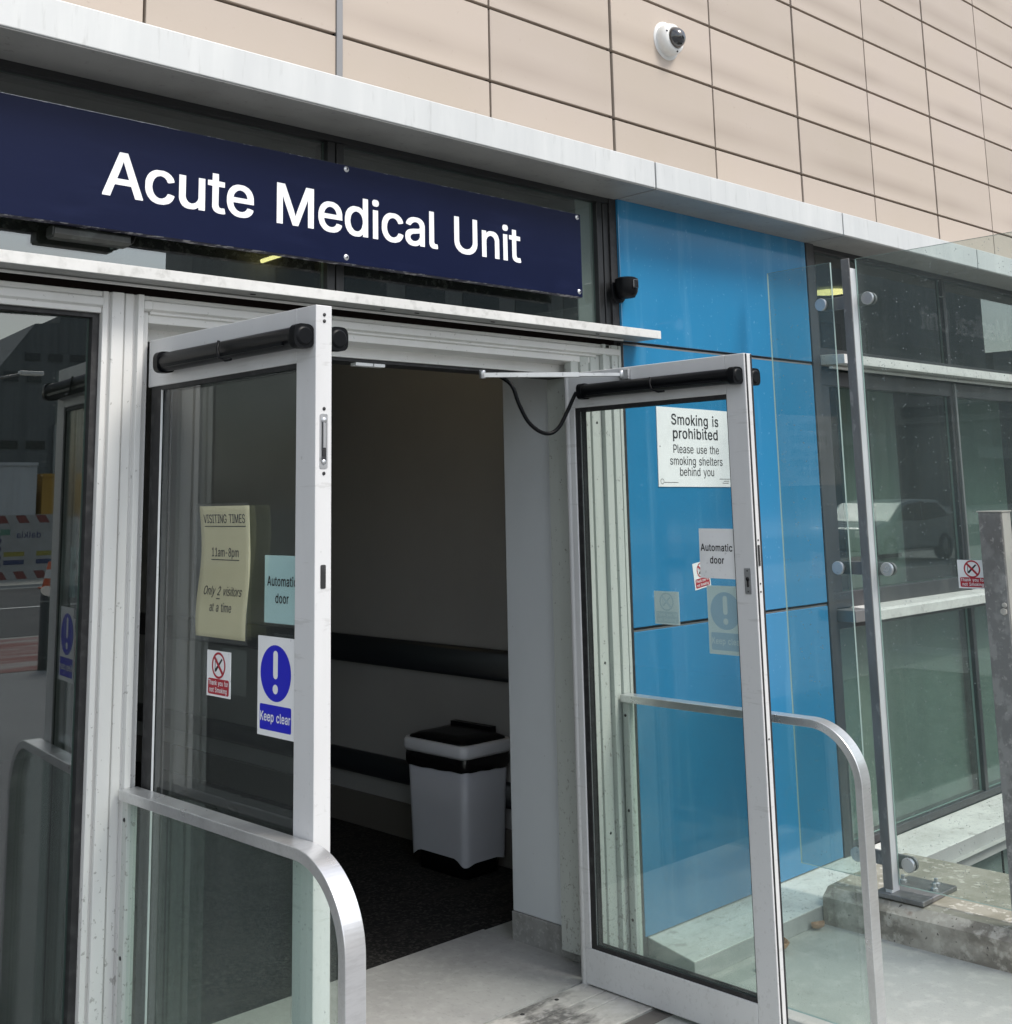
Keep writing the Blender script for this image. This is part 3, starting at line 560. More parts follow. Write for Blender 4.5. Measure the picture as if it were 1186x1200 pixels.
GLYPHS = json.loads(r'''{"sign":{"A":[503,[[[6,-7],[7,15],[189,512],[194,516],[288,516],[475,8],[475,-6],[384,-6],[333,134],[149,134],[141,124],[97,-7]],[[171,206],[307,206],[240,407],[237,406],[220,349]]]],"M":[652,[[[49,-7],[49,516],[163,515],[288,197],[315,116],[341,197],[464,515],[579,515],[578,-7],[493,-6],[492,352],[354,-6],[278,-7],[271,1],[153,299],[133,356],[134,-6]]]],"U":[541,[[[240,-16],[178,-7],[128,16],[88,52],[68,81],[59,101],[53,124],[48,165],[48,515],[136,515],[136,165],[148,126],[160,107],[197,75],[233,62],[272,59],[313,71],[336,85],[366,119],[377,147],[382,176],[382,515],[467,516],[468,144],[454,92],[426,48],[385,14],[331,-9],[276,-16]]]],"a":[413,[[[135,-16],[99,-9],[69,5],[34,40],[25,58],[18,94],[18,124],[25,156],[32,169],[48,187],[65,200],[90,211],[149,225],[233,234],[253,241],[263,253],[259,283],[240,309],[224,318],[206,323],[181,323],[147,309],[124,289],[110,268],[83,268],[35,282],[30,285],[30,299],[48,333],[73,358],[117,382],[163,391],[224,391],[262,384],[297,368],[324,343],[336,324],[345,297],[348,278],[347,-6],[267,-7],[265,18],[244,3],[212,-11],[183,-16]],[[164,53],[190,55],[210,62],[230,74],[247,91],[259,112],[263,128],[262,173],[151,154],[126,143],[110,127],[105,115],[105,97],[112,81],[126,66],[144,57]]]],"c":[419,[[[190,-16],[153,-11],[112,5],[91,19],[57,56],[34,101],[25,138],[23,160],[25,238],[32,267],[48,306],[69,336],[97,361],[128,379],[158,388],[242,391],[292,377],[330,353],[357,322],[372,288],[372,272],[315,255],[292,255],[278,284],[257,306],[244,313],[226,320],[203,323],[167,311],[147,295],[130,274],[112,226],[107,183],[112,149],[123,115],[139,90],[155,74],[174,62],[197,55],[228,57],[260,73],[277,90],[294,122],[324,122],[369,111],[375,108],[375,94],[359,58],[347,42],[325,19],[303,5],[249,-13]]]],"d":[448,[[[178,-16],[138,-9],[99,9],[67,39],[41,81],[28,124],[23,160],[23,217],[34,278],[43,301],[69,341],[108,372],[140,386],[165,391],[242,388],[274,375],[299,353],[300,515],[383,516],[384,-6],[303,-7],[301,27],[281,7],[258,-7],[235,-13]],[[193,56],[212,55],[231,59],[251,71],[272,91],[288,122],[300,172],[300,208],[295,235],[286,262],[275,283],[244,311],[208,323],[188,320],[165,311],[134,283],[116,247],[107,192],[112,149],[127,106],[158,71],[178,59]]]],"e":[427,[[[194,-16],[156,-11],[122,0],[91,19],[62,49],[43,78],[28,126],[23,158],[23,217],[28,249],[41,292],[59,324],[89,356],[106,368],[147,386],[174,391],[238,391],[262,386],[306,368],[325,353],[350,326],[368,292],[379,251],[382,165],[110,163],[109,151],[118,119],[134,92],[150,76],[169,64],[197,55],[228,55],[258,66],[281,86],[294,111],[324,111],[369,100],[375,97],[375,78],[363,53],[349,34],[315,7],[297,-2],[256,-13]],[[109,228],[292,227],[295,233],[288,258],[277,281],[257,303],[231,318],[199,323],[178,318],[160,309],[133,284],[118,260]]]],"i":[190,[[[42,-7],[41,385],[124,386],[125,-6]],[[62,437],[45,444],[32,462],[30,494],[37,512],[47,522],[60,529],[108,529],[122,522],[132,512],[138,492],[138,474],[129,451],[106,437]]]],"l":[213,[[[110,-9],[90,-4],[72,5],[58,18],[48,35],[41,65],[42,516],[125,515],[125,87],[130,72],[140,62],[149,59],[182,60],[191,19],[190,-4],[167,-9]]]],"n":[433,[[[42,-7],[41,385],[122,386],[124,355],[163,382],[199,391],[260,391],[294,382],[313,372],[340,348],[350,333],[366,288],[368,269],[368,-6],[284,-6],[284,247],[282,260],[270,288],[260,300],[242,313],[210,322],[188,318],[152,297],[139,278],[127,251],[125,235],[125,-6]]]],"t":[251,[[[144,-11],[119,-7],[90,7],[75,19],[59,47],[55,65],[54,319],[-4,322],[-4,385],[54,388],[56,477],[135,477],[137,388],[216,385],[215,321],[137,319],[136,101],[141,78],[151,64],[172,57],[192,61],[213,60],[225,10],[225,-3],[212,-9],[192,-11]]]],"u":[434,[[[149,-11],[115,-2],[86,15],[62,44],[46,83],[41,115],[41,385],[125,385],[125,138],[127,122],[137,97],[159,72],[178,62],[201,57],[228,64],[250,76],[273,103],[282,126],[284,140],[284,385],[367,386],[368,-6],[288,-7],[285,24],[265,7],[235,-7],[212,-11]]]]},"label":{"A":[508,[[[3,-9],[5,17],[187,515],[290,518],[477,10],[477,-8],[382,-8],[331,132],[151,132],[99,-9]],[[175,208],[304,208],[240,398]]]],"K":[495,[[[47,-9],[46,517],[138,517],[140,289],[351,518],[460,518],[460,498],[264,288],[459,15],[461,-8],[358,-9],[194,218],[139,158],[138,-8]]]],"S":[475,[[[188,-18],[117,-2],[77,22],[37,74],[25,115],[25,144],[117,145],[130,106],[156,80],[190,64],[235,59],[290,77],[317,102],[332,135],[327,158],[303,184],[274,200],[135,241],[82,272],[55,301],[41,333],[39,401],[62,458],[112,502],[153,518],[194,525],[278,522],[344,500],[385,466],[409,424],[413,369],[324,368],[316,399],[294,425],[260,443],[210,448],[174,436],[142,409],[130,383],[134,356],[155,333],[178,318],[322,275],[382,240],[407,210],[418,185],[420,103],[395,47],[349,7],[281,-16]]]],"T":[477,[[[181,-9],[179,442],[19,443],[18,517],[428,518],[428,443],[271,442],[270,-8]]]],"a":[417,[[[133,-18],[97,-11],[67,3],[32,37],[16,92],[23,158],[45,190],[88,213],[247,241],[261,256],[259,274],[239,306],[206,320],[183,320],[149,307],[110,266],[81,266],[28,282],[30,308],[46,335],[70,360],[115,384],[160,393],[226,393],[272,384],[306,366],[326,345],[347,299],[350,-8],[265,-9],[262,13],[247,0],[206,-16]],[[166,56],[208,64],[244,93],[261,131],[260,170],[153,152],[128,141],[112,125],[107,99],[114,83],[128,68]]]],"c":[424,[[[188,-18],[151,-13],[110,3],[55,53],[32,99],[23,135],[23,240],[46,308],[67,339],[94,363],[156,391],[244,393],[294,379],[332,356],[354,331],[372,297],[375,269],[317,253],[290,253],[276,282],[242,311],[206,320],[169,309],[132,272],[114,224],[109,185],[125,117],[157,76],[199,57],[226,59],[258,75],[275,92],[292,125],[326,125],[372,113],[377,110],[377,92],[350,40],[306,3],[251,-16]]]],"d":[452,[[[176,-18],[135,-11],[97,7],[65,36],[39,78],[20,158],[20,219],[32,281],[67,343],[106,375],[138,388],[163,393],[244,391],[276,377],[297,360],[298,517],[385,518],[386,-8],[301,-9],[299,20],[276,0],[247,-13]],[[195,58],[228,62],[269,93],[286,124],[298,174],[293,233],[273,281],[242,309],[206,320],[167,309],[137,281],[118,244],[109,190],[116,142],[130,108],[160,73]]]],"e":[432,[[[192,-18],[153,-13],[110,3],[76,28],[50,60],[34,92],[23,135],[23,240],[46,308],[65,336],[97,366],[156,391],[240,393],[308,370],[352,328],[370,294],[382,253],[384,163],[112,161],[121,122],[152,78],[199,57],[226,57],[256,68],[278,89],[292,113],[326,113],[372,102],[377,99],[377,76],[351,32],[317,5],[258,-16]],[[114,231],[293,233],[275,278],[255,301],[228,316],[201,320],[163,307],[135,282],[121,258]]]],"f":[282,[[[67,-9],[66,317],[-6,318],[-7,388],[66,390],[73,478],[85,500],[110,522],[158,539],[224,539],[253,532],[257,510],[241,460],[183,461],[165,448],[157,431],[156,389],[241,388],[241,322],[155,317],[154,-8]]]],"g":[453,[[[163,-159],[115,-147],[72,-122],[41,-88],[37,-60],[88,-32],[115,-32],[143,-65],[167,-79],[206,-88],[233,-84],[267,-68],[286,-47],[298,-13],[297,26],[242,-2],[167,-5],[119,7],[80,31],[43,76],[25,126],[20,222],[34,288],[46,312],[80,356],[110,377],[140,388],[233,393],[269,382],[299,360],[301,388],[385,388],[386,-33],[375,-81],[339,-126],[306,-145],[247,-159]],[[200,69],[228,73],[251,84],[274,107],[291,140],[298,172],[295,228],[275,278],[242,309],[206,320],[172,311],[137,281],[116,238],[109,194],[118,140],[137,106],[163,82]]]],"h":[438,[[[40,-9],[39,517],[126,518],[128,364],[181,391],[276,391],[323,369],[359,322],[370,274],[370,-8],[282,-8],[279,258],[268,285],[247,307],[222,318],[201,318],[155,294],[130,249],[127,-8]]]],"i":[195,[[[40,-9],[39,388],[126,388],[127,-8]],[[60,434],[43,442],[28,467],[28,499],[34,515],[58,532],[110,532],[124,525],[141,494],[141,472],[132,449],[108,434]]]],"k":[409,[[[40,-9],[39,517],[126,518],[128,244],[272,388],[372,388],[372,368],[223,215],[384,13],[384,-8],[281,-9],[151,152],[127,131],[127,-8]]]],"l":[217,[[[108,-11],[69,3],[56,16],[39,62],[40,518],[127,517],[127,90],[142,64],[184,62],[193,22],[192,-7]]]],"m":[638,[[[40,-9],[40,388],[124,388],[126,364],[172,391],[247,395],[283,384],[319,348],[342,370],[376,388],[410,395],[462,395],[515,379],[547,349],[561,324],[570,283],[569,-9],[482,-8],[482,262],[470,292],[457,306],[422,320],[380,306],[359,283],[350,258],[349,-9],[262,-8],[259,269],[239,303],[201,320],[159,303],[137,276],[130,258],[127,-8]]]],"n":[438,[[[40,-9],[39,388],[124,388],[126,362],[160,384],[197,393],[262,393],[315,375],[352,335],[368,290],[370,-8],[282,-8],[279,258],[268,285],[247,307],[222,318],[201,318],[155,294],[130,249],[127,-8]]]],"o":[443,[[[188,-18],[151,-13],[110,3],[55,53],[32,99],[23,135],[23,240],[46,308],[67,339],[94,363],[156,391],[244,393],[283,384],[315,368],[347,341],[366,315],[379,288],[393,235],[393,142],[370,69],[328,18],[272,-11]],[[195,58],[217,57],[244,66],[274,91],[293,124],[305,169],[302,222],[282,274],[242,311],[210,320],[169,309],[137,278],[116,233],[109,187],[116,142],[134,101],[167,68]]]],"p":[452,[[[40,-152],[39,388],[124,388],[126,357],[149,377],[197,393],[265,393],[319,375],[345,356],[375,319],[391,285],[402,238],[402,140],[388,85],[372,53],[331,9],[272,-16],[188,-16],[156,-4],[128,18],[127,-151]],[[211,58],[249,64],[283,91],[302,124],[314,172],[311,224],[291,276],[253,311],[222,320],[192,313],[163,293],[139,256],[127,210],[130,153],[146,108],[176,73]]]],"r":[287,[[[40,-9],[39,388],[124,388],[126,366],[169,391],[256,393],[257,315],[203,316],[178,309],[142,280],[130,253],[127,-8]]]],"t":[255,[[[142,-13],[88,5],[73,17],[57,44],[52,62],[52,317],[-7,319],[-7,388],[52,390],[53,479],[138,479],[139,390],[218,388],[217,318],[139,317],[139,103],[153,66],[172,60],[216,62],[227,-6],[194,-14]]]],"u":[438,[[[147,-13],[112,-4],[84,13],[59,42],[43,81],[39,112],[39,388],[127,388],[130,124],[139,99],[161,74],[201,60],[248,78],[270,106],[279,128],[282,388],[369,388],[370,-8],[285,-9],[283,18],[228,-11]]]],"y":[417,[[[62,-154],[34,-147],[34,-126],[48,-78],[94,-79],[109,-72],[132,-42],[145,1],[9,353],[5,388],[100,385],[194,119],[291,388],[383,388],[384,365],[204,-97],[182,-126],[153,-145],[117,-155]]]]},"hbold":{"S":[469,[[[190,-16],[119,0],[80,24],[39,76],[30,103],[28,142],[115,143],[127,103],[153,77],[197,59],[238,57],[292,75],[319,100],[334,133],[329,160],[306,186],[276,202],[138,243],[84,274],[62,297],[48,322],[41,349],[41,399],[64,456],[115,500],[178,520],[276,520],[342,497],[383,464],[407,422],[411,372],[326,371],[318,401],[297,427],[262,445],[224,452],[176,441],[140,411],[127,385],[132,353],[152,331],[176,316],[319,272],[380,238],[404,208],[416,183],[418,106],[393,49],[347,9],[278,-13]]]],"b":[446,[[[210,-16],[167,-7],[124,27],[122,-7],[41,-6],[42,516],[125,515],[126,353],[151,375],[183,388],[260,391],[285,386],[317,372],[351,345],[372,317],[393,269],[402,208],[400,142],[386,87],[370,56],[339,19],[306,-2],[269,-13]],[[209,56],[251,62],[285,89],[304,122],[316,169],[313,226],[293,278],[256,313],[224,323],[190,316],[160,295],[137,258],[125,212],[127,151],[143,106],[174,71]]]],"d":[446,[[[178,-16],[138,-9],[99,9],[67,39],[41,81],[23,160],[23,217],[34,278],[69,341],[108,372],[140,386],[165,391],[242,388],[274,375],[299,353],[300,515],[383,516],[384,-6],[303,-7],[301,27],[258,-7],[235,-13]],[[193,56],[231,59],[272,91],[288,122],[300,172],[295,235],[275,283],[244,311],[208,323],[165,311],[134,283],[116,247],[107,192],[112,149],[127,106],[158,71]]]],"e":[426,[[[194,-16],[122,0],[91,19],[62,49],[43,78],[28,126],[23,217],[41,292],[59,324],[89,356],[147,386],[238,391],[306,368],[350,326],[368,292],[379,251],[382,165],[110,163],[118,119],[150,76],[197,55],[228,55],[258,66],[281,86],[294,111],[324,111],[369,100],[375,97],[375,78],[349,34],[315,7],[256,-13]],[[109,228],[292,227],[295,233],[277,281],[257,303],[231,318],[199,323],[160,309],[133,284],[118,260]]]],"g":[447,[[[165,-157],[117,-145],[83,-127],[48,-92],[39,-76],[39,-62],[90,-34],[110,-34],[142,-68],[176,-86],[208,-91],[249,-82],[270,-69],[295,-35],[299,35],[256,5],[222,-2],[169,-2],[133,5],[82,33],[46,78],[28,128],[23,219],[37,285],[48,310],[82,353],[112,375],[142,386],[165,391],[242,388],[267,379],[301,351],[303,386],[383,386],[384,-31],[372,-78],[336,-124],[303,-143],[244,-157]],[[198,67],[231,71],[255,83],[282,112],[300,169],[298,231],[277,281],[244,311],[208,323],[169,313],[134,283],[114,240],[107,194],[116,138],[134,103],[160,80]]]],"h":[432,[[[42,-7],[41,515],[124,516],[126,357],[149,375],[183,388],[260,391],[319,368],[357,319],[368,272],[368,-6],[284,-6],[282,260],[260,300],[242,313],[210,322],[188,318],[152,297],[127,251],[125,-6]]]],"i":[189,[[[42,-7],[41,385],[124,386],[125,-6]],[[62,437],[45,444],[32,462],[30,494],[37,512],[60,529],[108,529],[122,522],[138,492],[129,451],[106,437]]]],"k":[403,[[[42,-7],[41,515],[124,516],[126,237],[274,386],[370,385],[369,370],[219,215],[382,10],[382,-6],[283,-7],[151,157],[125,133],[125,-6]]]],"m":[632,[[[42,-7],[42,386],[122,386],[124,357],[174,388],[244,393],[288,377],[319,341],[344,368],[378,386],[413,393],[460,393],[512,377],[545,347],[559,322],[568,281],[567,-7],[484,-6],[484,265],[473,294],[459,308],[424,323],[401,320],[377,308],[357,285],[348,260],[347,-7],[264,-6],[261,272],[241,306],[203,323],[178,318],[157,306],[134,278],[127,260],[125,-6]]]],"n":[432,[[[42,-7],[41,385],[122,386],[124,355],[163,382],[199,391],[260,391],[313,372],[350,333],[366,288],[368,-6],[284,-6],[282,260],[260,300],[242,313],[210,322],[188,318],[152,297],[127,251],[125,-6]]]],"o":[437,[[[190,-16],[153,-11],[112,5],[57,56],[34,101],[25,138],[25,238],[48,306],[69,336],[97,361],[158,388],[242,391],[281,382],[313,366],[344,339],[363,312],[377,285],[391,233],[391,144],[368,72],[326,21],[269,-9]],[[193,56],[228,57],[261,74],[295,122],[307,167],[304,224],[284,276],[244,313],[212,323],[167,311],[134,281],[114,235],[107,190],[114,140],[132,99],[165,66]]]],"p":[446,[[[42,-150],[41,385],[122,386],[124,351],[151,375],[197,391],[262,391],[317,372],[343,353],[372,317],[397,249],[400,142],[386,87],[370,56],[328,12],[269,-13],[181,-11],[158,-2],[126,24],[125,-149]],[[209,56],[251,62],[285,89],[304,122],[316,169],[313,226],[293,278],[256,313],[224,323],[190,316],[160,295],[137,258],[125,212],[127,151],[143,106],[174,71]]]],"r":[281,[[[42,-7],[41,385],[122,386],[124,360],[172,388],[253,391],[254,317],[201,318],[176,311],[140,282],[127,256],[125,-6]]]],"s":[387,[[[160,-16],[101,-4],[61,19],[30,65],[25,101],[103,113],[114,90],[133,68],[163,55],[185,52],[234,69],[254,94],[254,112],[226,141],[124,166],[70,192],[53,210],[39,238],[37,301],[53,339],[97,375],[153,391],[238,388],[276,375],[306,352],[332,310],[333,282],[258,271],[226,313],[181,325],[139,308],[123,288],[121,272],[136,249],[158,237],[274,207],[314,183],[341,138],[341,76],[320,35],[288,7],[240,-11]]]],"t":[249,[[[144,-11],[90,7],[75,19],[59,47],[55,65],[54,319],[-4,322],[-4,385],[54,388],[56,477],[135,477],[137,388],[216,385],[215,321],[137,319],[136,101],[151,64],[172,57],[213,60],[225,-3],[192,-11]]]]},"hreg":{"-":[458,[[[112,189],[112,245],[338,244],[337,189]]]],"1":[458,[[[76,0],[76,54],[209,58],[209,444],[90,359],[84,362],[84,426],[197,509],[276,509],[277,56],[392,54],[393,1]]]],"2":[458,[[[62,0],[62,47],[278,280],[309,326],[318,360],[316,397],[302,424],[278,445],[251,457],[206,459],[158,436],[137,406],[128,362],[64,362],[75,426],[114,478],[163,507],[240,516],[299,502],[347,468],[375,424],[384,378],[379,335],[359,288],[319,234],[155,58],[390,57],[391,1]]]],"8":[458,[[[201,-7],[142,7],[108,25],[71,62],[53,103],[50,156],[71,210],[103,245],[150,265],[112,284],[87,312],[71,351],[68,397],[84,444],[119,484],[169,509],[242,516],[283,509],[315,495],[356,461],[375,431],[384,394],[384,365],[375,331],[341,285],[302,265],[349,245],[382,210],[400,169],[402,115],[395,87],[377,56],[337,21],[281,-2]],[[202,51],[247,50],[276,57],[302,72],[327,101],[334,126],[329,172],[298,212],[267,229],[206,234],[174,225],[142,202],[123,172],[118,124],[127,97],[153,68]],[[220,290],[247,291],[281,305],[304,328],[316,356],[316,394],[302,426],[274,450],[244,459],[208,459],[172,445],[150,426],[137,397],[137,356],[152,322],[178,300]]]],"E":[424,[[[58,0],[57,508],[374,509],[374,453],[127,451],[128,287],[356,286],[357,233],[128,229],[127,60],[376,57],[377,1]]]],"G":[525,[[[244,-7],[203,0],[153,21],[123,42],[89,78],[59,131],[46,174],[39,219],[39,290],[59,378],[89,431],[120,465],[153,488],[203,509],[283,516],[349,502],[409,467],[454,413],[477,349],[406,348],[393,381],[372,411],[337,438],[303,452],[242,454],[194,438],[155,406],[134,378],[109,308],[107,217],[116,172],[134,131],[181,80],[242,55],[308,57],[364,85],[386,110],[402,140],[411,199],[281,200],[281,257],[478,257],[480,172],[472,135],[454,92],[431,59],[401,32],[360,9],[324,-2]]]],"I":[305,[[[31,0],[31,57],[116,58],[116,449],[31,453],[30,508],[272,509],[272,453],[184,451],[184,60],[272,57],[272,1]]]],"M":[633,[[[58,0],[58,509],[154,508],[279,190],[315,80],[350,190],[473,508],[570,508],[569,0],[503,1],[503,420],[461,297],[342,0],[282,3],[162,306],[124,415],[125,1]]]],"N":[528,[[[58,0],[57,508],[140,507],[359,163],[399,89],[396,508],[465,509],[466,1],[383,2],[187,310],[124,420],[127,1]]]],"O":[538,[[[242,-7],[203,0],[158,18],[116,49],[91,76],[64,122],[43,185],[39,288],[50,351],[66,392],[93,435],[127,469],[190,504],[247,516],[285,516],[344,504],[383,486],[445,428],[484,349],[495,278],[495,231],[475,133],[447,83],[418,49],[372,16],[331,0]],[[257,53],[313,59],[364,87],[391,117],[409,149],[427,224],[423,317],[409,360],[391,392],[347,434],[303,452],[267,456],[210,445],[181,429],[151,402],[123,356],[107,290],[109,201],[134,131],[149,109],[194,71]]]],"P":[450,[[[58,0],[57,508],[253,509],[299,502],[337,486],[384,444],[407,392],[409,315],[388,258],[356,221],[303,193],[265,186],[128,186],[127,1]],[[127,244],[258,243],[311,267],[334,299],[343,344],[338,383],[324,414],[303,434],[265,450],[128,452]]]],"S":[452,[[[199,-9],[128,7],[89,31],[48,83],[37,135],[106,136],[118,97],[151,66],[201,50],[249,50],[301,68],[329,94],[343,126],[338,167],[315,193],[285,209],[147,250],[94,280],[71,303],[57,328],[50,390],[68,442],[112,486],[174,511],[244,516],[303,504],[357,474],[393,426],[402,378],[335,378],[327,408],[306,434],[272,452],[215,459],[167,448],[131,418],[118,392],[123,347],[143,324],[167,309],[310,266],[351,245],[395,201],[407,176],[411,131],[393,69],[349,23],[292,-2]]]],"T":[454,[[[192,0],[191,451],[31,453],[30,508],[417,509],[417,453],[259,451],[259,1]]]],"V":[485,[[[201,0],[14,508],[88,506],[242,64],[391,506],[465,509],[282,3]]]],"a":[394,[[[144,-9],[108,-2],[78,12],[48,40],[34,65],[28,99],[34,149],[57,181],[99,204],[262,234],[273,249],[268,290],[242,320],[197,332],[163,327],[138,316],[101,275],[39,292],[57,326],[82,351],[126,375],[172,384],[253,377],[288,361],[315,336],[336,290],[338,1],[276,0],[274,49],[255,24],[217,0]],[[155,47],[208,50],[238,66],[256,84],[273,122],[272,186],[142,161],[117,150],[101,134],[93,103],[102,74],[117,59]]]],"b":[429,[[[219,-9],[167,5],[131,36],[115,59],[112,0],[50,1],[51,509],[116,508],[117,321],[152,362],[183,379],[208,384],[276,379],[308,366],[342,339],[363,310],[384,262],[393,201],[391,149],[377,94],[361,62],[330,26],[306,9],[260,-7]],[[200,49],[240,48],[280,67],[313,115],[325,160],[325,219],[309,274],[278,311],[235,329],[194,327],[152,303],[127,265],[116,222],[116,158],[130,108],[164,65]]]],"d":[429,[[[188,-9],[147,-2],[108,16],[76,45],[57,74],[41,112],[32,167],[32,212],[43,272],[62,310],[93,349],[117,366],[158,382],[217,384],[247,377],[275,360],[308,321],[309,508],[374,509],[375,1],[313,0],[310,59],[273,15],[253,3],[226,-7]],[[184,49],[224,48],[261,65],[282,85],[298,115],[309,163],[309,217],[291,278],[260,313],[219,329],[178,327],[148,312],[121,283],[100,224],[100,156],[114,108],[148,65]]]],"e":[409,[[[203,-9],[131,7],[100,26],[71,56],[41,115],[32,165],[32,208],[50,285],[68,317],[98,349],[156,379],[226,384],[297,361],[341,319],[368,256],[373,174],[98,169],[102,133],[125,85],[156,59],[178,50],[219,45],[258,55],[290,80],[303,104],[366,90],[350,53],[306,14],[258,-4]],[[98,222],[303,220],[307,226],[298,265],[266,310],[233,327],[190,330],[151,316],[124,291],[105,256]]]],"g":[430,[[[174,-150],[140,-143],[99,-125],[67,-98],[48,-69],[101,-41],[133,-75],[167,-93],[219,-98],[272,-82],[293,-62],[307,-33],[309,67],[285,36],[265,21],[215,5],[142,12],[91,40],[55,85],[37,135],[32,212],[46,278],[57,303],[91,347],[122,368],[151,379],[174,384],[242,379],[282,356],[310,319],[313,379],[374,379],[375,-24],[368,-60],[349,-95],[326,-118],[294,-136],[238,-150]],[[189,60],[231,62],[264,76],[291,106],[309,160],[309,224],[293,276],[260,313],[219,329],[178,327],[148,312],[121,283],[100,226],[100,160],[116,110],[144,77]]]],"h":[415,[[[51,0],[50,508],[115,509],[117,326],[141,356],[172,375],[206,384],[249,384],[285,375],[310,361],[347,312],[359,265],[359,1],[293,1],[291,267],[279,294],[258,316],[233,327],[203,330],[178,325],[143,303],[118,258],[116,1]]]],"i":[172,[[[51,0],[50,378],[115,379],[116,1]],[[72,443],[46,460],[39,476],[41,497],[62,520],[99,522],[114,515],[127,497],[125,465],[103,446]]]],"k":[386,[[[51,0],[50,508],[115,509],[117,212],[283,379],[361,378],[205,215],[372,1],[292,0],[153,174],[116,140],[116,1]]]],"l":[194,[[[119,-2],[81,12],[67,25],[50,72],[51,509],[116,508],[116,81],[131,55],[172,53],[182,10],[182,3],[174,0]]]],"m":[615,[[[51,0],[51,379],[112,379],[115,323],[151,366],[206,386],[249,384],[272,375],[294,357],[317,319],[360,366],[388,379],[422,386],[453,386],[490,377],[520,358],[536,340],[550,315],[559,274],[558,0],[493,1],[493,272],[482,301],[468,315],[433,330],[401,329],[376,320],[352,299],[341,276],[337,0],[273,1],[270,278],[250,312],[212,330],[183,329],[156,318],[123,281],[116,251],[116,1]]]],"n":[415,[[[51,0],[50,378],[112,379],[115,321],[142,357],[192,382],[251,384],[303,366],[341,326],[357,281],[359,1],[293,1],[291,267],[279,294],[258,316],[233,327],[203,330],[178,325],[143,303],[118,258],[116,1]]]],"o":[420,[[[199,-9],[135,5],[101,25],[73,53],[41,115],[32,167],[32,208],[50,285],[95,347],[158,379],[231,384],[292,366],[345,319],[375,258],[384,176],[366,92],[347,60],[318,28],[260,-2]],[[205,47],[256,57],[285,82],[304,115],[316,160],[316,217],[300,272],[267,311],[222,330],[181,327],[138,302],[112,262],[98,197],[102,142],[123,92],[156,59]]]],"p":[429,[[[51,-143],[50,378],[112,379],[115,319],[152,362],[183,379],[251,384],[294,372],[334,347],[353,325],[384,262],[393,176],[377,94],[357,56],[330,26],[297,5],[260,-7],[222,-9],[176,0],[152,15],[117,56],[116,-142]],[[200,49],[240,48],[280,67],[313,115],[325,160],[325,219],[309,274],[278,311],[235,329],[194,327],[152,303],[127,265],[116,222],[116,158],[130,108],[164,65]]]],"r":[264,[[[51,0],[50,378],[112,379],[115,326],[143,362],[167,377],[194,384],[244,384],[244,323],[181,323],[151,309],[130,288],[116,249],[116,1]]]],"s":[370,[[[169,-9],[110,3],[72,25],[48,53],[34,94],[94,107],[109,76],[131,57],[153,48],[197,46],[235,57],[258,77],[266,94],[263,119],[235,148],[133,173],[80,199],[50,238],[46,294],[62,332],[106,368],[160,384],[215,384],[258,372],[291,351],[311,326],[325,290],[267,278],[235,320],[206,332],[169,332],[138,320],[119,305],[112,288],[112,265],[127,242],[149,230],[265,200],[303,177],[327,144],[334,97],[318,51],[278,14],[231,-4]]]],"t":[232,[[[153,-4],[99,14],[84,26],[68,53],[64,72],[63,326],[5,328],[6,379],[63,381],[65,470],[127,469],[128,380],[207,378],[206,328],[127,326],[130,78],[138,61],[151,52],[203,54],[215,3]]]],"u":[415,[[[158,-4],[124,5],[95,22],[71,51],[55,90],[50,122],[50,378],[116,378],[116,131],[121,106],[132,83],[151,64],[176,52],[210,50],[259,69],[282,97],[291,119],[293,378],[358,379],[359,1],[297,0],[294,56],[264,19],[233,3],[203,-5]]]],"v":[394,[[[160,0],[16,378],[88,376],[194,69],[303,378],[372,379],[229,1]]]],"y":[394,[[[74,-145],[46,-138],[59,-88],[94,-91],[120,-81],[143,-51],[159,3],[16,378],[88,376],[194,69],[303,378],[372,379],[193,-88],[170,-117],[142,-136],[108,-145]]]]}}''')

def text_width(s, face, size, track=0.0):
    g = GLYPHS[face]
    return sum((g[c][0] / 1000.0 if c != ' ' else 0.28) + track for c in s) * size - track * size

def lettering(mb, s, face, size, centre, u, v, slot, align='C', squash=1.0, shear=0.0, track=0.0, lift=0.0008, depth=0.0004):
    """letter outlines laid on a plane: u along the line, v up, centre = baseline middle"""
    g = GLYPHS[face]
    cu = bpy.data.curves.new("line", 'CURVE')
    cu.dimensions = '2D'
    cu.fill_mode = 'FRONT'
    x = 0.0
    for c in s:
        if c == ' ':
            x += 0.28 + track
            continue
        adv, polys = g[c]
        for P in polys:
            sp = cu.splines.new('POLY')
            sp.points.add(len(P) - 1)
            for i, (px, py) in enumerate(P):
                sp.points[i].co = ((x + px / 1000.0), py / 1000.0, 0, 1)
            sp.use_cyclic_u = True
        x += adv / 1000.0 + track
    tmp = bpy.data.objects.new("line", cu)
    COL.objects.link(tmp)
    dg = bpy.context.evaluated_depsgraph_get()
    dg.update()
    me = bpy.data.meshes.new_from_object(tmp.evaluated_get(dg))
    u = Vector(u); v = Vector(v); n = u.cross(v)
    x0 = {'C': -x / 2, 'L': 0.0, 'R': -x}[align]
    mt = Matrix.Identity(4)
    for i in range(3):
        mt[i][0] = u[i] * size * squash
        mt[i][1] = v[i] * size + u[i] * size * shear
        mt[i][2] = n[i]
        mt[i][3] = centre[i] + u[i] * x0 * size * squash + n[i] * lift
    old = mb.cur
    mb.cur = slot
    mb.add_mesh(me, mt)
    mb.cur = old
    bpy.data.objects.remove(tmp, do_unlink=True)
    bpy.data.curves.remove(cu)
    bpy.data.meshes.remove(me)

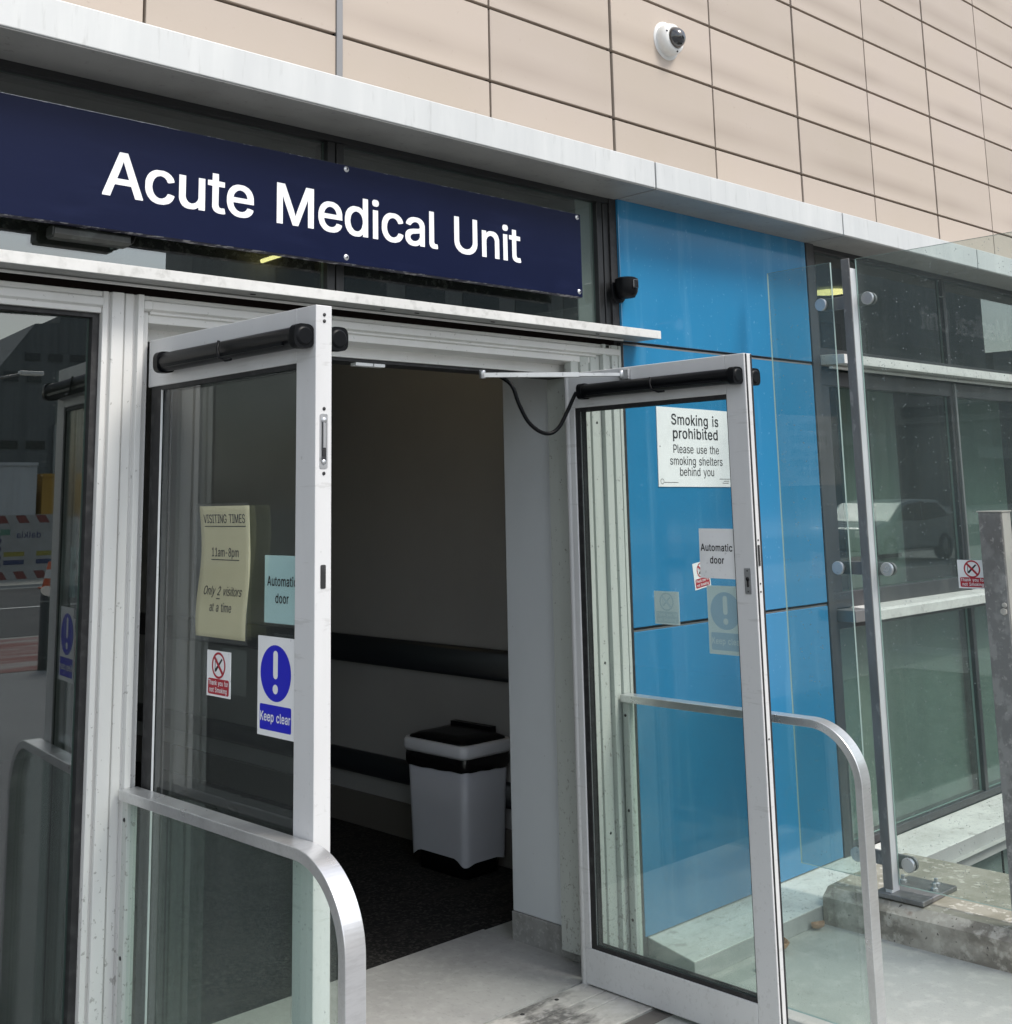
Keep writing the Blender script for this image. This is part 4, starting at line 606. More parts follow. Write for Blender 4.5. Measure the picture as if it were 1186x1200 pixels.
def flat(mb, pts2, centre, u, v, slot, lift):
    """a flat printed shape on a plane"""
    u = Vector(u); v = Vector(v); n = u.cross(v); c = Vector(centre)
    old = mb.cur
    mb.cur = slot
    mb.poly3([c + u * a + v * b + n * lift for a, b in pts2])
    mb.cur = old

def ellipse(a, b, n=28, cx=0.0, cy=0.0):
    return [(cx + a * math.cos(2*math.pi*k/n), cy + b * math.sin(2*math.pi*k/n)) for k in range(n)]

def rrect(x0, x1, y0, y1, r, n=4):
    out = []
    for cx, cy, a0 in ((x1-r, y1-r, 0), (x0+r, y1-r, 90), (x0+r, y0+r, 180), (x1-r, y0+r, 270)):
        for k in range(n + 1):
            a = math.radians(a0 + 90.0 * k / n)
            out.append((cx + r * math.cos(a), cy + r * math.sin(a)))
    return out

def ring(mb, ro, ri, c, u, v, slot, lift, n=28, cx=0, cy=0):
    for k in range(n):
        a, b = 2*math.pi*k/n, 2*math.pi*(k+1)/n
        flat(mb, [(cx+ro*math.cos(a), cy+ro*math.sin(a)), (cx+ro*math.cos(b), cy+ro*math.sin(b)),
                  (cx+ri*math.cos(b), cy+ri*math.sin(b)), (cx+ri*math.cos(a), cy+ri*math.sin(a))], c, u, v, slot, lift)

XN, ZP, XP = Vector((0, -1, 0)), Vector((0, 0, 1)), Vector((1, 0, 0))   # reading directions: on a face turned to -x run along -y
AX = Matrix(((0, 0, -1), (0, 1, 0), (1, 0, 0)))     # turns local z to -x
AY = Matrix(((1, 0, 0), (0, 0, -1), (0, 1, 0)))     # turns local z to -y
# ------------------------------------------------------------------ ground and other setting
F = 3.117                                    # the facade plane
def struct(name, mb, mats, bevel=0.0):
    o = mb.build(name, mats, None, bevel)
    o['kind'] = 'structure'
    return o

g = MB()
# one sheet to the horizon with the light well cut out (x 5.04..11, y 0.2..2.84) and the building's footprint above it
xs = [-250, 4.6, 5.04, 11.0, 250]
ys = [-250, -6.4, 0.2, 2.84, 250]
vid = {}
def gv(x, y):
    if (x, y) not in vid:
        vid[(x, y)] = g.bm.verts.new((x, y, -0.004 if y > 3.1 else 0.0))
    return vid[(x, y)]
for i in range(4):
    for j in range(4):
        if i == 2 and j == 2:
            continue
        g._face([gv(xs[i], ys[j]), gv(xs[i+1], ys[j]), gv(xs[i+1], ys[j+1]), gv(xs[i], ys[j+1])])
struct('ground', g, M['concrete'])
g = MB()
g.box(5.04, 11.0, 0.2, 2.84, -1.5, -1.4)
g.box(5.0, 5.04, 0.2, 2.84, -1.4, -0.002).box(11.0, 11.04, 0.2, 2.84, -1.4, -0.002).box(5.0, 11.04, 0.16, 0.2, -1.4, -0.002)
struct('light_well', g, M['kerb'])
g = MB()
g.prism([(4.385, -0.05), (4.39, 0.098), (4.432, 0.128), (4.432, -0.05)], 'y', -1.6, 2.846)
g.cur = 1
g.prism([(4.432, -0.05), (4.432, 0.128), (4.60, 0.134), (5.04, 0.128), (5.04, -0.05)], 'y', -1.6, 2.846)
struct('kerb', g, [M['kerb'], M['moss']])
g = MB(); g.prism([(-120, -21.2), (230, -21.2), (230, -10.8), (-120, -10.8)], 'z', 0.002, 0.006)
struct('road', g, M['asphalt'])
g = MB(); g.prism([(-80, -7.1), (120, -7.1), (120, 0.15), (4.38, 0.15), (4.38, 0.9), (2.7, 0.9), (2.7, 2.72), (-80, 2.72)], 'z', 0.001, 0.004)
struct('pavement', g, M['paving'])
g = MB(); g.prism([(-2.5, -10.6), (14, -10.6), (14, -7.1), (-2.5, -7.1)], 'z', 0.002, 0.008)
struct('tactile_paving', g, M['tactile'])
g = MB()
for k in range(-4, 14):
    g.prism([(k*5.0, -15.85), (k*5.0+2.4, -15.85), (k*5.0+2.4, -15.7), (k*5.0, -15.7)], 'z', 0.009, 0.012)
struct('road_marking', g, M['paint'])

# ------------------------------------------------------------------ the hospital building
B = thing('hospital_building', (0, F, 0), 'hospital front of beige clay panels and blue panels with an open double door', 'building')

# cladding above the fascia: single panels on a dark backing, wide joints every second one
mb = MB()
mb.box(-2.9, 13.9, F + 0.090, F + 0.36, 2.90, 7.0)
x = 0.21 - 0.685 * 4
k = 0
mb.cur = 1
while x < 13.5:
    wl = 0.0085 if k % 2 == 1 else 0.0048
    wr = 0.0048 if k % 2 == 1 else 0.0085
    for r in range(14):
        z0 = 0.311 + 0.2855 * (9 + r)
        mb.box(x + wl, x + 0.685 - wr, F, F + 0.026, z0 + 0.0060, z0 + 0.2855 - 0.0060)
    x += 0.685
    k += 1
mb.cur = 2
mb.box(2.256, 2.281, F - 0.006, F + 0.01, 2.94, 7.0)
mb.build('cladding', [M['joint'], M['clad'], M['cover']], B, 0.0015, 1)

# fascia lengths
for x0, x1 in ((-2.9, 0.895), (0.895, 3.637), (3.637, 5.007), (5.007, 6.377), (6.377, 9.117), (9.117, 13.9)):
    mb = MB()
    mb.prism([(F + 0.028, 2.832), (2.914, 2.832), (2.914, 2.938), (F - 0.012, 2.962), (F + 0.028, 2.962)], 'x', x0 + 0.0045, x1 - 0.0045)
    mb.build('fascia', M['fascia'], B, 0.003, 2)
    mb = MB(); mb.box(x0 + 0.0045, x1 - 0.0045, 2.918, F + 0.026, 2.8275, 2.8315)  # same folded metal as the fascia, darkened to carry its underside shade
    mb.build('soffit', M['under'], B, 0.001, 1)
mb = MB(); mb.box(-2.88, 13.88, 2.93, F + 0.02, 2.842, 2.93)
mb.build('fascia_backing', M['joint'], B)

# ledge over doors and over the right-hand windows
mb = MB()
mb.prism([(F + 0.05, 2.262), (3.002, 2.262), (3.002, 2.2555), (2.995, 2.2555), (2.995, 2.287), (F + 0.05, 2.295)], 'x', -2.9, 3.728)
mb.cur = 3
mb.box(-2.899, 3.726, 3.0045, F + 0.045, 2.2570, 2.2612)  # ledge underside, its shade painted in as darker metal
mb.cur = 1
mb.box(-2.9, 3.60, 3.078, 3.086, 2.247, 2.254)
for sx in (0.9, 1.9, 2.38, 2.52, 2.86, 3.4):
    mb.cur = 2
    mb.box(sx, sx + 0.018, 3.04, 3.046, 2.2545, 2.2565)
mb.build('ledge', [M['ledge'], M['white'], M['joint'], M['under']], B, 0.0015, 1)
mb = MB(); mb.box(-2.9, 3.62, 3.13, 3.15, 2.222, 2.2565)
mb.build('shadow_gap', M['joint'], B)
mb = MB()
mb.prism([(F + 0.05, 2.246), (2.995, 2.243), (2.995, 2.287), (F + 0.05, 2.295)], 'x', 5.075, 13.9)
mb.cur = 1
mb.box(5.075, 13.9, 3.06, 3.08, 2.225, 2.236)
mb.build('ledge', [M['ledge'], M['white']], B, 0.0015, 1)

def window(name, x0, x1, z0, z1, pane, frame_m, fw=0.05, yf=F, yp=F + 0.035, panes=None, label=None, sill=None, fd=0.08):
    """frame bars round one or more panes; pane sheets are sub-parts"""
    w = sub(name, B, label)
    mb = MB()
    mb.box(x0, x1, yf, yf + fd, z1 - fw, z1).box(x0, x1, yf, yf + fd, z0, z0 + fw)
    mb.box(x0, x0 + fw, yf + 0.002, yf + fd - 0.002, z0 + fw, z1 - fw).box(x1 - fw, x1, yf + 0.002, yf + fd - 0.002, z0 + fw, z1 - fw)
    divs = panes or []
    for d in divs:
        mb.box(d - fw / 2, d + fw / 2, yf + 0.003, yf + fd - 0.003, z0 + fw, z1 - fw)
    mb.build('frame', frame_m, w, 0.002, 1)
    edges = [x0 + fw] + [e for d in divs for e in (d - fw / 2, d + fw / 2)] + [x1 - fw]
    for a, b in zip(edges[::2], edges[1::2]):
        mb = MB(); mb.sheet(a + 0.001, b - 0.001, yp, yp + 0.012, z0 + fw + 0.001, z1 - fw - 0.001, 1)
        mb.build('pane', [pane, M['edge']], w)
    return w

window('transom_window', -2.9, 3.632, 2.275, 2.836, M['transom'], M['nearblack'], 0.030, F + 0.016, F + 0.040, [0.895, 2.255, 2.290, 3.548, 3.585], 'dark glazing strip above the door, behind the navy sign')
# fixed window left of the doors
w = sub('window', B, 'tall white framed window left of the doors reflecting the street')
mb = MB()
mb.prism([(3.125, 2.231), (3.112, 2.231), (3.112, 2.216), (3.104, 2.213), (3.104, 2.192), (3.116, 2.187), (3.116, 2.172), (3.21, 2.172), (3.21, 2.231)], 'x', -2.9, 1.4815)
mb.box(-2.9, 1.4815, 3.116, 3.21, 0.0, 0.10)
mb.prism([(-0.10, 3.108), (-0.02, 3.108), (-0.02, 3.21), (-0.10, 3.21)], 'z', 0.10, 2.172)
mb.prism([(0.93, 3.108), (0.985, 3.108), (0.985, 3.21), (0.93, 3.21)], 'z', 0.10, 2.172)  # unseen mullion, added so the turned pane can stay narrow
mb.build('frame', M['white'], w, 0.0015, 1)
mb = MB(); mb.box(-2.9, 1.481, 3.128, 3.15, 2.160, 2.1715).box(1.462, 1.481, 3.128, 3.15, 0.10, 2.160)
mb.build('gasket', M['rubber'], w)
# (pane turned out of square on purpose, to steer its reflections)
mb = MB(); mb.sheet(0.987, 1.461, 3.146, 3.156, 0.101, 2.159, 1)
for vv in mb.bm.verts:
    vv.co.y += (1.461 - vv.co.x) * math.tan(0.07)
mb.build('pane', [M['leftpane'], M['edge']], w)
mb = MB(); mb.sheet(-0.018, 0.929, 3.146, 3.158, 0.101, 2.159, 1); mb.build('pane', [M['pane'], M['edge']], w)
mb = MB(); mb.sheet(-2.9, -0.101, 3.146, 3.158, 0.101, 2.159, 1); mb.build('pane', [M['pane'], M['edge']], w)

# door frame: header and jambs as stepped extrusions
df = sub('door_frame', B, 'weathered white aluminium frame round the open double door')
mb = MB()
mb.prism([(3.118, 2.231), (3.112, 2.231), (3.112, 2.218), (3.100, 2.215), (3.100, 2.193), (3.114, 2.188), (3.114, 2.181),
          (3.124, 2.180), (3.124, 2.157), (3.136, 2.155), (3.190, 2.150), (3.190, 2.114), (3.30, 2.114), (3.30, 2.221), (3.127, 2.221), (3.127, 2.231)], 'x', 1.6225, 3.477)
mb.prism([(3.112, 2.231), (3.112, 2.218), (3.100, 2.215), (3.100, 2.193), (3.114, 2.188), (3.127, 2.188), (3.127, 2.231)], 'x', 1.5985, 1.6225)
mb.prism([(3.112, 2.231), (3.112, 2.218), (3.100, 2.215), (3.100, 2.193), (3.114, 2.188), (3.127, 2.188), (3.127, 2.231)], 'x', 3.477, 3.601)
mb.build('header', M['white'], df, 0.0015, 1)
mb = MB(); mb.box(1.63, 3.47, 3.198, 3.29, 2.103, 2.113)
mb.build('header_seal', M['rubber'], df)
for xa, xb in ((2.06, 2.26), (2.40, 2.47), (2.475, 2.52)):
    mb = MB(); mb.box(xa, xb, 3.20, 3.23, 2.092, 2.102)
    mb.build('strike_plate', M['card'], df)
def mullion(mx):
    P = [(1.482, 3.19), (1.482, 3.110), (1.497, 3.110), (1.499, 3.119), (1.505, 3.119), (1.507, 3.106), (1.541, 3.106), (1.543, 3.118), (1.547, 3.118),
         (1.549, 3.112), (1.572, 3.112), (1.574, 3.117), (1.579, 3.117), (1.581, 3.101), (1.598, 3.101), (1.5985, 3.19)]
    return [(mx - px if mx else px, py) for px, py in P]
mb = MB(); mb.prism(mullion(0), 'z', 0.0, 2.2315)
mb.box(1.5985, 1.6215, 3.121, 3.19, 0.0, 2.1875)
mb.build('jamb', M['white'], df, 0.001, 1)
mb = MB(); mb.prism(mullion(5.100), 'z', 0.0, 2.2315)
mb.prism([(3.346, 3.16), (3.346, 3.126), (3.385, 3.126), (3.387, 3.132), (3.393, 3.132), (3.395, 3.122), (3.440, 3.122), (3.442, 3.130), (3.448, 3.130), (3.450, 3.120), (3.5005, 3.120), (3.5005, 3.16)], 'z', 0.0, 2.1875)
mb.cur = 1
for z in (1.93, 1.05, 0.46):
    mb.lathe([(0, 0.002), (0.005, 0.002), (0.005, -0.002)], (3.475, 3.120, z), AY, 10)
mb.build('jamb', [M['jamb'], M['rubber']], df, 0.001, 1)
mb = MB(); mb.box(3.6185, 3.634, 3.112, 3.18, 0.066, 2.2465)
mb.build('gasket', M['rubber'], df)

# door leaves, both swung out square to the facade
def door(xe, s, label, hy):
    """xe: the face turned to -x; the leaf is 45 mm thick, hinged at y=hy, free edge at y=2.313"""
    d = sub('door', B, label)
    t = 0.045
    y0, y1 = 2.313, hy
    zt, zb = 2.104, 0.012
    st = 0.078
    mb = MB()
    mb.box(xe, xe + t, y0, y0 + st, zb, zt)                                      # free stile
    mb.box(xe, xe + t, y0 + st, y1, 1.975, zt)                                   # top rail
    mb.box(xe, xe + t, y0 + st, y1, zb, 0.128)                                   # bottom rail
    if s < 0:
        mb.box(xe + 0.012, xe + t - 0.012, y1 - 0.012, y1, 0.128, 1.975)         # hinge stile
        mb.box(xe + 0.004, xe + 0.010, y1 - 0.068, y1 - 0.0645, 0.14, 1.965)
    else:
        mb.box(xe, xe + t, y1 - 0.026, y1, 0.128, 1.975)
        mb.prism([(xe + 0.02 + 0.021 * math.cos(a), y1 + 0.012 + 0.021 * math.sin(a)) for a in [2*math.pi*i/16 for i in range(16)]], 'z', 0.002, zt - 0.003, True)
    mb.build('leaf_frame', M['leaf'], d, 0.003, 2)
    mb = MB()
    gw = 0.014 if s > 0 else 0.012
    yh = y1 - (0.026 if s > 0 else 0.012)
    z0, z1 = 0.128, 1.975
    for xa in (xe + 0.005, xe + t - 0.009):
        mb.box(xa, xa + 0.004, y0 + st, yh, z0, z0 + gw).box(xa, xa + 0.004, y0 + st, yh, z1 - gw, z1)
        mb.box(xa, xa + 0.004, yh - (0.022 if s > 0 else 0.050), yh, z0 + gw, z1 - gw)
        mb.box(xa, xa + 0.004, y0 + st, y0 + st + 0.004, z0 + gw, z1 - gw)
    # seals along the free edge
    if s > 0:
        mb.box(xe + 0.006, xe + 0.012, y0 - 0.0025, y0 + 0.004, zb, zt - 0.002).box(xe + 0.034, xe + 0.040, y0 - 0.0025, y0 + 0.004, zb, zt - 0.002)
    mb.build('gasket', M['rubber'], d)
    mb = MB(); mb.sheet(xe + 0.012, xe + 0.033, y0 + st - 0.001, yh + 0.001, z0 + 0.001, z1 - 0.001, 0)
    mb.build('pane', [M['doorpane'], M['edge']], d)
    # presence sensors: a black tube on each face
    for side in (-1, 1):
        cx = xe - 0.026 if side < 0 else xe + t + 0.026
        ya, yb = (y1 - (0.092 if s > 0 else 0.130), y0 + 0.012)
        r = 0.0255
        pts = [(cx, ya + 0.006, 2.030), (cx, ya, 2.030), (cx, ya - 0.008, 2.030), (cx, yb + 0.03, 2.030), (cx, yb + 0.027, 2.030), (cx, yb, 2.030), (cx, yb - 0.008, 2.030)]
        mb = MB()
        mb.tube(pts, [0.014, 0.024, r, r, r + 0.002, r + 0.002, 0.018], 24)
        mb.box(min(cx, cx - side * 0.026), max(cx, cx - side * 0.026), yb + 0.02, ya - 0.01, 2.012, 2.048)
        for yc in (yb - 0.004, ya - 0.016):
            mb.prism([(cx + 0.0275 * math.copysign(abs(math.cos(q)) ** 0.6, math.cos(q)), 2.030 + 0.0285 * math.copysign(abs(math.sin(q)) ** 0.6, math.sin(q))) for q in [2 * math.pi * i / 28 for i in range(28)]], 'y', yc, yc + 0.022)
        ym = (ya + yb) / 2
        mb.box(cx + side * 0.020, cx + side * 0.0262, yb + 0.05, ya - 0.04, 2.012, 2.020)
        mb.tube([(cx + side * 0.027, ym, 2.052), (cx + side * 0.031, ym, 2.03), (cx + side * 0.030, ym - 0.008, 2.008), (cx + side * 0.028, ym - 0.035, 1.999), (cx + side * 0.028, ym - 0.06, 2.0)], 0.0035, 8)
        mb.build('sensor_bar', M['black'], d)
    mb = MB()
    xc = xe + t / 2
    if s < 0:
        mb.prism(rrect(xc - 0.0105, xc + 0.0105, 1.728, 1.852, 0.004), 'y', y0 - 0.0016, y0 + 0.004)
        mb.cur = 2
        mb.prism(rrect(xc - 0.0065, xc + 0.0065, 1.738, 1.842, 0.004), 'y', y0 - 0.0022, y0 + 0.002)
        mb.cur = 0
        mb.lathe([(0, 0.004), (0.006, 0.003), (0.007, 0.0)], (xc, y0 - 0.002, 1.838), AY, 16)
        mb.box(xc - 0.0035, xc + 0.0035, y0 - 0.005, y0, 1.775, 1.832)
        mb.lathe([(0, 0.002), (0.005, 0.002), (0.006, 0.0)], (xc, y0 - 0.002, 1.743), AY, 16)
        mb.cur = 1
        mb.box(xc - 0.004, xc + 0.004, y0 - 0.0036, y0, 1.757, 1.770)
        mb.build('flush_bolt', [M['steel'], M['rubber'], M['darkframe']], d)
        for z in (1.864, 1.717, 2.082, 2.067):
            mb = MB(); mb.lathe([(0, 0.0012), (0.0042, 0.0012), (0.0042, -0.001)], (xc + 0.001, y0, z), AY, 12)
            mb.build('screw_hole', M['rubber'], d)
        mb = MB(); mb.prism(rrect(xc - 0.007, xc + 0.007, 1.462, 1.514, 0.003), 'y', y0 - 0.0012, y0 + 0.002)
        mb.build('latch_slot', M['rubber'], d)
    else:
        yl = y0 + 0.030
        mb.prism(rrect(yl - 0.012, yl + 0.012, 1.338, 1.418, 0.003), 'x', xe - 0.002, xe + 0.002)
        mb.cur = 1
        mb.lathe([(0, 0.0030), (0.0065, 0.0030), (0.0065, 0.0)], (xe, yl, 1.385), AX, 16)
        mb.box(xe - 0.0030, xe, yl - 0.0035, yl + 0.0035, 1.360, 1.384)
        mb.lathe([(0, 0.003), (0.0022, 0.003), (0.0022, 0.0)], (xe, yl, 1.41), AX, 8)
        mb.lathe([(0, 0.003), (0.0022, 0.003), (0.0022, 0.0)], (xe, yl, 1.346), AX, 8)
        mb.build('lock_plate', [M['steel'], M['rubber']], d, 0.0)
        mb = MB(); mb.box(xc - 0.004, xc + 0.004, y0 - 0.003, y0 + 0.002, 1.425, 1.49)
        mb.build('latch_slot', M['rubber'], d)
        for z in (1.505, 1.37, 1.345, 0.9):
            mb = MB(); mb.lathe([(0, 0.0018), (0.003, 0.0018), (0.003, -0.001)], (xc, y0, z), AY, 8)
            mb.build('screw_hole', M['rubber'], d)
    return d
door(1.620, -1, 'left door leaf swung outward, with four notices on its glass', 3.108)
rd = door(3.300, 1, 'right door leaf swung outward in front of the blue panels', 3.098)

# overhead arm of the right-hand leaf with its loop of cable
ca = sub('door_closer', B, 'silver overhead arm and hanging black cable of the right door')
mb = MB()
a, b = Vector((2.915, 3.150, 2.083)), Vector((3.295, 2.822, 2.077))
dv = (b - a).normalized(); nv = dv.cross(ZP).normalized()
def bar(p, q, w, h):
    vs = []
    for e in (p, q):
        for sa, sb in ((-1, -1), (1, -1), (1, 1), (-1, 1)):
            vs.append(mb.bm.verts.new(e + nv * sa * w / 2 + ZP * sb * h / 2))
    for q4 in ((0,1,2,3), (7,6,5,4), (0,4,5,1), (1,5,6,2), (2,6,7,3), (3,7,4,0)):
        mb._face([vs[i] for i in q4])
bar(a, a.lerp(b, 0.68), 0.020, 0.017)
bar(a.lerp(b, 0.665), b, 0.015, 0.012)
mb.lathe([(0, 0.018), (0.011, 0.018), (0.012, 0.010), (0.012, -0.012), (0, -0.012)], a, None, 16)
mb.lathe([(0, 0.014), (0.010, 0.014), (0.010, -0.012), (0, -0.012)], b - dv * 0.01, None, 16)
mb.box(3.286, 3.2995, 2.795, 2.838, 2.060, 2.094)
mb.build('arm', M['steel'], ca, 0.001, 1)
mb = MB()
cp = [(3.02, 3.20, 2.10), (3.04, 3.135, 2.055), (3.065, 3.125, 1.99), (3.10, 3.115, 1.925), (3.145, 3.10, 1.888), (3.19, 3.09, 1.882), (3.225, 3.08, 1.905), (3.25, 3.065, 1.955), (3.268, 3.045, 2.01), (3.274, 3.035, 2.03)]
sm = []
for i in range(len(cp) - 1):
    p0, p1, p2, p3 = [Vector(cp[max(0, min(len(cp)-1, i + q))]) for q in (-1, 0, 1, 2)]
    for t in (0, .25, .5, .75):
        sm.append(0.5 * ((2*p1) + (p2-p0)*t + (2*p0-5*p1+4*p2-p3)*t*t + (3*p1-p0-3*p2+p3)*t**3))
sm.append(Vector(cp[-1]))
mb.tube(sm, 0.0072, 10)
mb.build('cable', M['black'], ca)

# blue panels, dark upright, windows and sills on the right
for z0, z1, lab in ((0.070, 1.144, 'lower blue glass panel'), (1.159, 2.239, 'middle blue glass panel'), (2.255, 2.829, 'upper blue glass panel under the fascia')):
    mb = MB(); mb.box(3.640, 4.992, F, F + 0.03, z0, z1)
    o = mb.build('blue_panel', M['blue'], B, 0.002, 1)
    o['label'] = lab
mb = MB(); mb.box(3.60, 5.06, F + 0.012, F + 0.05, 0.0, 2.83)
mb.cur = 1
mb.box(3.64, 4.992, F + 0.004, F + 0.02, 1.1445, 1.150).box(3.64, 4.992, F + 0.004, F + 0.02, 2.2395, 2.246)
mb.build('panel_joint', [M['rubber'], M['cover']], B)
mb = MB(); mb.box(4.998, 5.062, F - 0.004, F + 0.07, 0.066, 2.829)
mb.build('upright', M['darkframe'], B, 0.002, 1)

window('window', 5.066, 13.9, 2.297, 2.836, M['transom'], M['nearblack'], 0.034, F + 0.012, F + 0.036, [6.40, 7.76, 9.1, 10.5, 12.0], 'upper grey window strip behind the glass screen')
window('window', 5.066, 13.9, 1.124, 2.222, M['winpane'], M['darkframe'], 0.07, F + 0.004, F + 0.03, [6.395, 7.76, 9.1, 10.5, 12.0], 'grey framed window with white sill behind the glass screen')
for d in (6.395, 7.76, 9.1):
    mb = MB(); mb.box(d - 0.008, d + 0.008, F - 0.010, F + 0.02, 1.124, 2.222)
    mb.build('cover_strip', M['cover'], B, 0.002, 1)
w = window('window', 5.066, 13.9, 0.070, 1.064, M['lowpane'], M['darkframe'], 0.035, F + 0.01, F + 0.035, [6.425, 7.76, 9.1, 10.5, 12.0], 'lower grey green glazing under the white sill')
mb = MB(); mb.box(5.06, 13.9, F + 0.09, F + 0.10, 0.0, 1.08); mb.build('spandrel_sheet', M['spandrel'], w)
mb = MB()
mb.prism([(F + 0.02, 1.066), (2.998, 1.066), (2.998, 1.110), (3.015, 1.118), (F + 0.02, 1.124)], 'x', 5.20, 13.9)
mb.build('window_sill', M['ledge'], B, 0.003, 2)
mb = MB(); mb.box(5.064, 5.1985, 3.02, F + 0.02, 1.068, 1.12)
mb.build('sill_end', M['cover'], B, 0.002, 1)
# step sill along the foot of the wall, mitred at the door
mb = MB()
A = [(3.585, 2.852), (5.03, 2.852), (5.03, F + 0.011), (3.668, F + 0.011)]
mb.cur = 1
mb.prism(A, 'z', 0.0, 0.0605)
mb.cur = 0
mb.prism([(3.583, 2.850), (5.03, 2.850), (5.03, F + 0.0115), (3.666, F + 0.0115)], 'z', 0.0606, 0.0655)
mb.build('step_sill', [M['sill'], M['sillface']], B, 0.0015, 1)
mb = MB()
mb.box(5.033, 13.9, 2.87, F + 0.011, -0.058, 0.0605)
mb.cur = 1
mb.box(5.033, 13.9, 2.868, F + 0.0115, 0.0606, 0.0655)
mb.build('step_sill', [M['sillface'], M['sill']], B, 0.0015, 1)
mb = MB(); mb.box(5.03, 13.9, 2.93, 3.2, -1.4, -0.059)
mb.cur = 1
for q in (5.75, 6.1, 6.9, 7.7):
    mb.box(q, q + 0.012, 2.925, 2.94, -1.4, -0.06)
mb.build('plinth', [M['spandrel'], M['joint']], B)

# ------------------------------------------------------------------ inside: lobby and the room on the right
mb = MB()
mb.box(4.076, 4.20, 3.62, 8.6, 0.0, 2.75).box(-2.9, 4.2, 8.5, 8.62, 0.0, 2.75).box(-2.99, -2.9, 3.2, 8.6, 0.0, 2.75)
mb.build('lobby_wall', M['lobby'], B)
mb = MB(); mb.box(-2.95, 4.25, 3.31, 8.6, 2.75, 2.83).box(-2.95, 4.25, 3.31, 3.6, 2.25, 2.75)
mb.build('lobby_ceiling', M['lobbyceil'], B)
mb = MB(); mb.box(3.442, 4.9, 3.165, 3.602, 0.108, 2.85)
mb.build('reveal_wall', M['plaster'], B, 0.004, 2)
mb = MB(); mb.box(3.438, 4.88, 3.162, 3.606, 0.0, 0.107)
mb.build('reveal_skirting', M['skirt'], B, 0.003, 1)
mb = MB(); mb.box(3.392, 3.441, 3.160, 3.30, 0.05, 2.13)
mb.build('reveal_trim', M['jamb'], B, 0.002, 1)
mb = MB(); mb.box(1.60, 3.438, 3.135, 3.768, 0.001, 0.006); mb.build('lobby_floor', M['floor'], B)
mb = MB(); mb.box(-2.9, 4.076, 3.768, 8.5, 0.001, 0.004).box(-2.9, 1.599, 3.215, 3.768, 0.001, 0.004)
mb.build('entrance_mat', M['mat'], B)
mb = MB(); mb.box(4.058, 4.0755, 3.625, 8.49, 0.004, 0.168); mb.build('skirting', M['lobbyskirt'], B, 0.003, 1)
for z0, z1 in ((0.816, 0.955), (0.262, 0.372)):
    mb = MB()
    zc, h = (z0 + z1) / 2, (z1 - z0) / 2
    mb.prism([(4.0755, z0), (4.052, z0), (4.040, z0 + 0.02), (4.036, zc), (4.040, z1 - 0.02), (4.052, z1), (4.0755, z1)], 'y', 3.63, 8.49, True)
    mb.build('crash_rail', M['bumper'], B)
mb = MB(); mb.tube([(2.75, 4.5, 2.712), (3.7, 4.5, 2.712)], 0.014, 10); mb.build('lamp_tube', M['tube'], B)
mb = MB(); mb.tube([(2.060, 3.235, 2.403), (2.154, 3.275, 2.440)], 0.0065, 10); mb.build('lamp_tube', M['tube'], B)
# threshold boards
tb = [(3.020, 3.118), (2.953, 3.014), (2.815, 2.947)]
for ya, yb in tb:
    mb = MB(); mb.box(1.62, 3.345, ya, yb, 0.0005, 0.0075)
    if yb > 3.1:
        mb.cur = 1
        for sx in (2.2, 2.75, 2.98, 3.14):
            mb.lathe([(0, 0.001), (0.008, 0.001), (0.008, -0.002)], (sx, 3.085, 0.0080), None, 10)
    mb.build('threshold_board', [M['threshold'], M['rubber']], B, 0.0015, 1)
mb = MB(); mb.box(1.62, 3.345, 2.74, 2.805, 0.0005, 0.0035); mb.build('threshold_board', M['lobbyskirt'], B)
# room on the right
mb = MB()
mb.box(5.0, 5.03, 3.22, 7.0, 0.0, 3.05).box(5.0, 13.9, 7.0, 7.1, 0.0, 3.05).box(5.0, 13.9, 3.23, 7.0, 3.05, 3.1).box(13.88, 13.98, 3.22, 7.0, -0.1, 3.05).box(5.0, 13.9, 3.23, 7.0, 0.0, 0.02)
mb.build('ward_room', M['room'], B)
mb = MB(); mb.box(7.0, 7.6, 3.42, 3.44, 1.0, 2.24); mb.build('inner_blind', M['blind'], B)
mb = MB(); mb.box(5.72, 6.28, 3.42, 3.44, 1.0, 2.24)
mb.cur = 1
mb.box(5.96, 5.975, 3.405, 3.419, 1.0, 2.24).box(5.70, 6.22, 3.405, 3.419, 1.30, 1.32)
mb.build('inner_blind', [M['blind'], M['darkframe']], B)
mb = MB(); mb.lathe([(0, 0.0), (0.13, 0.0), (0.13, 0.006), (0, 0.006)], (7.50, 4.5, 3.030), None, 28)
mb.build('lamp_disc', M['tube'], B)
# void above the lobby ceiling behind the transom, and the wall's other faces
mb = MB(); mb.box(-2.95, 4.95, 4.2, 4.25, 2.83, 3.2).box(-2.95, 4.95, 3.3, 4.25, 3.2, 3.25)
mb.box(-3.1, -2.99, 3.1, 9.0, 0.0, 3.3).box(-3.0, 14.0, 8.7, 8.8, 0.0, 3.3).box(-3.0, 14.0, 3.5, 8.8, 3.3, 3.4)
mb.build('inner_shell', M['void'], B)

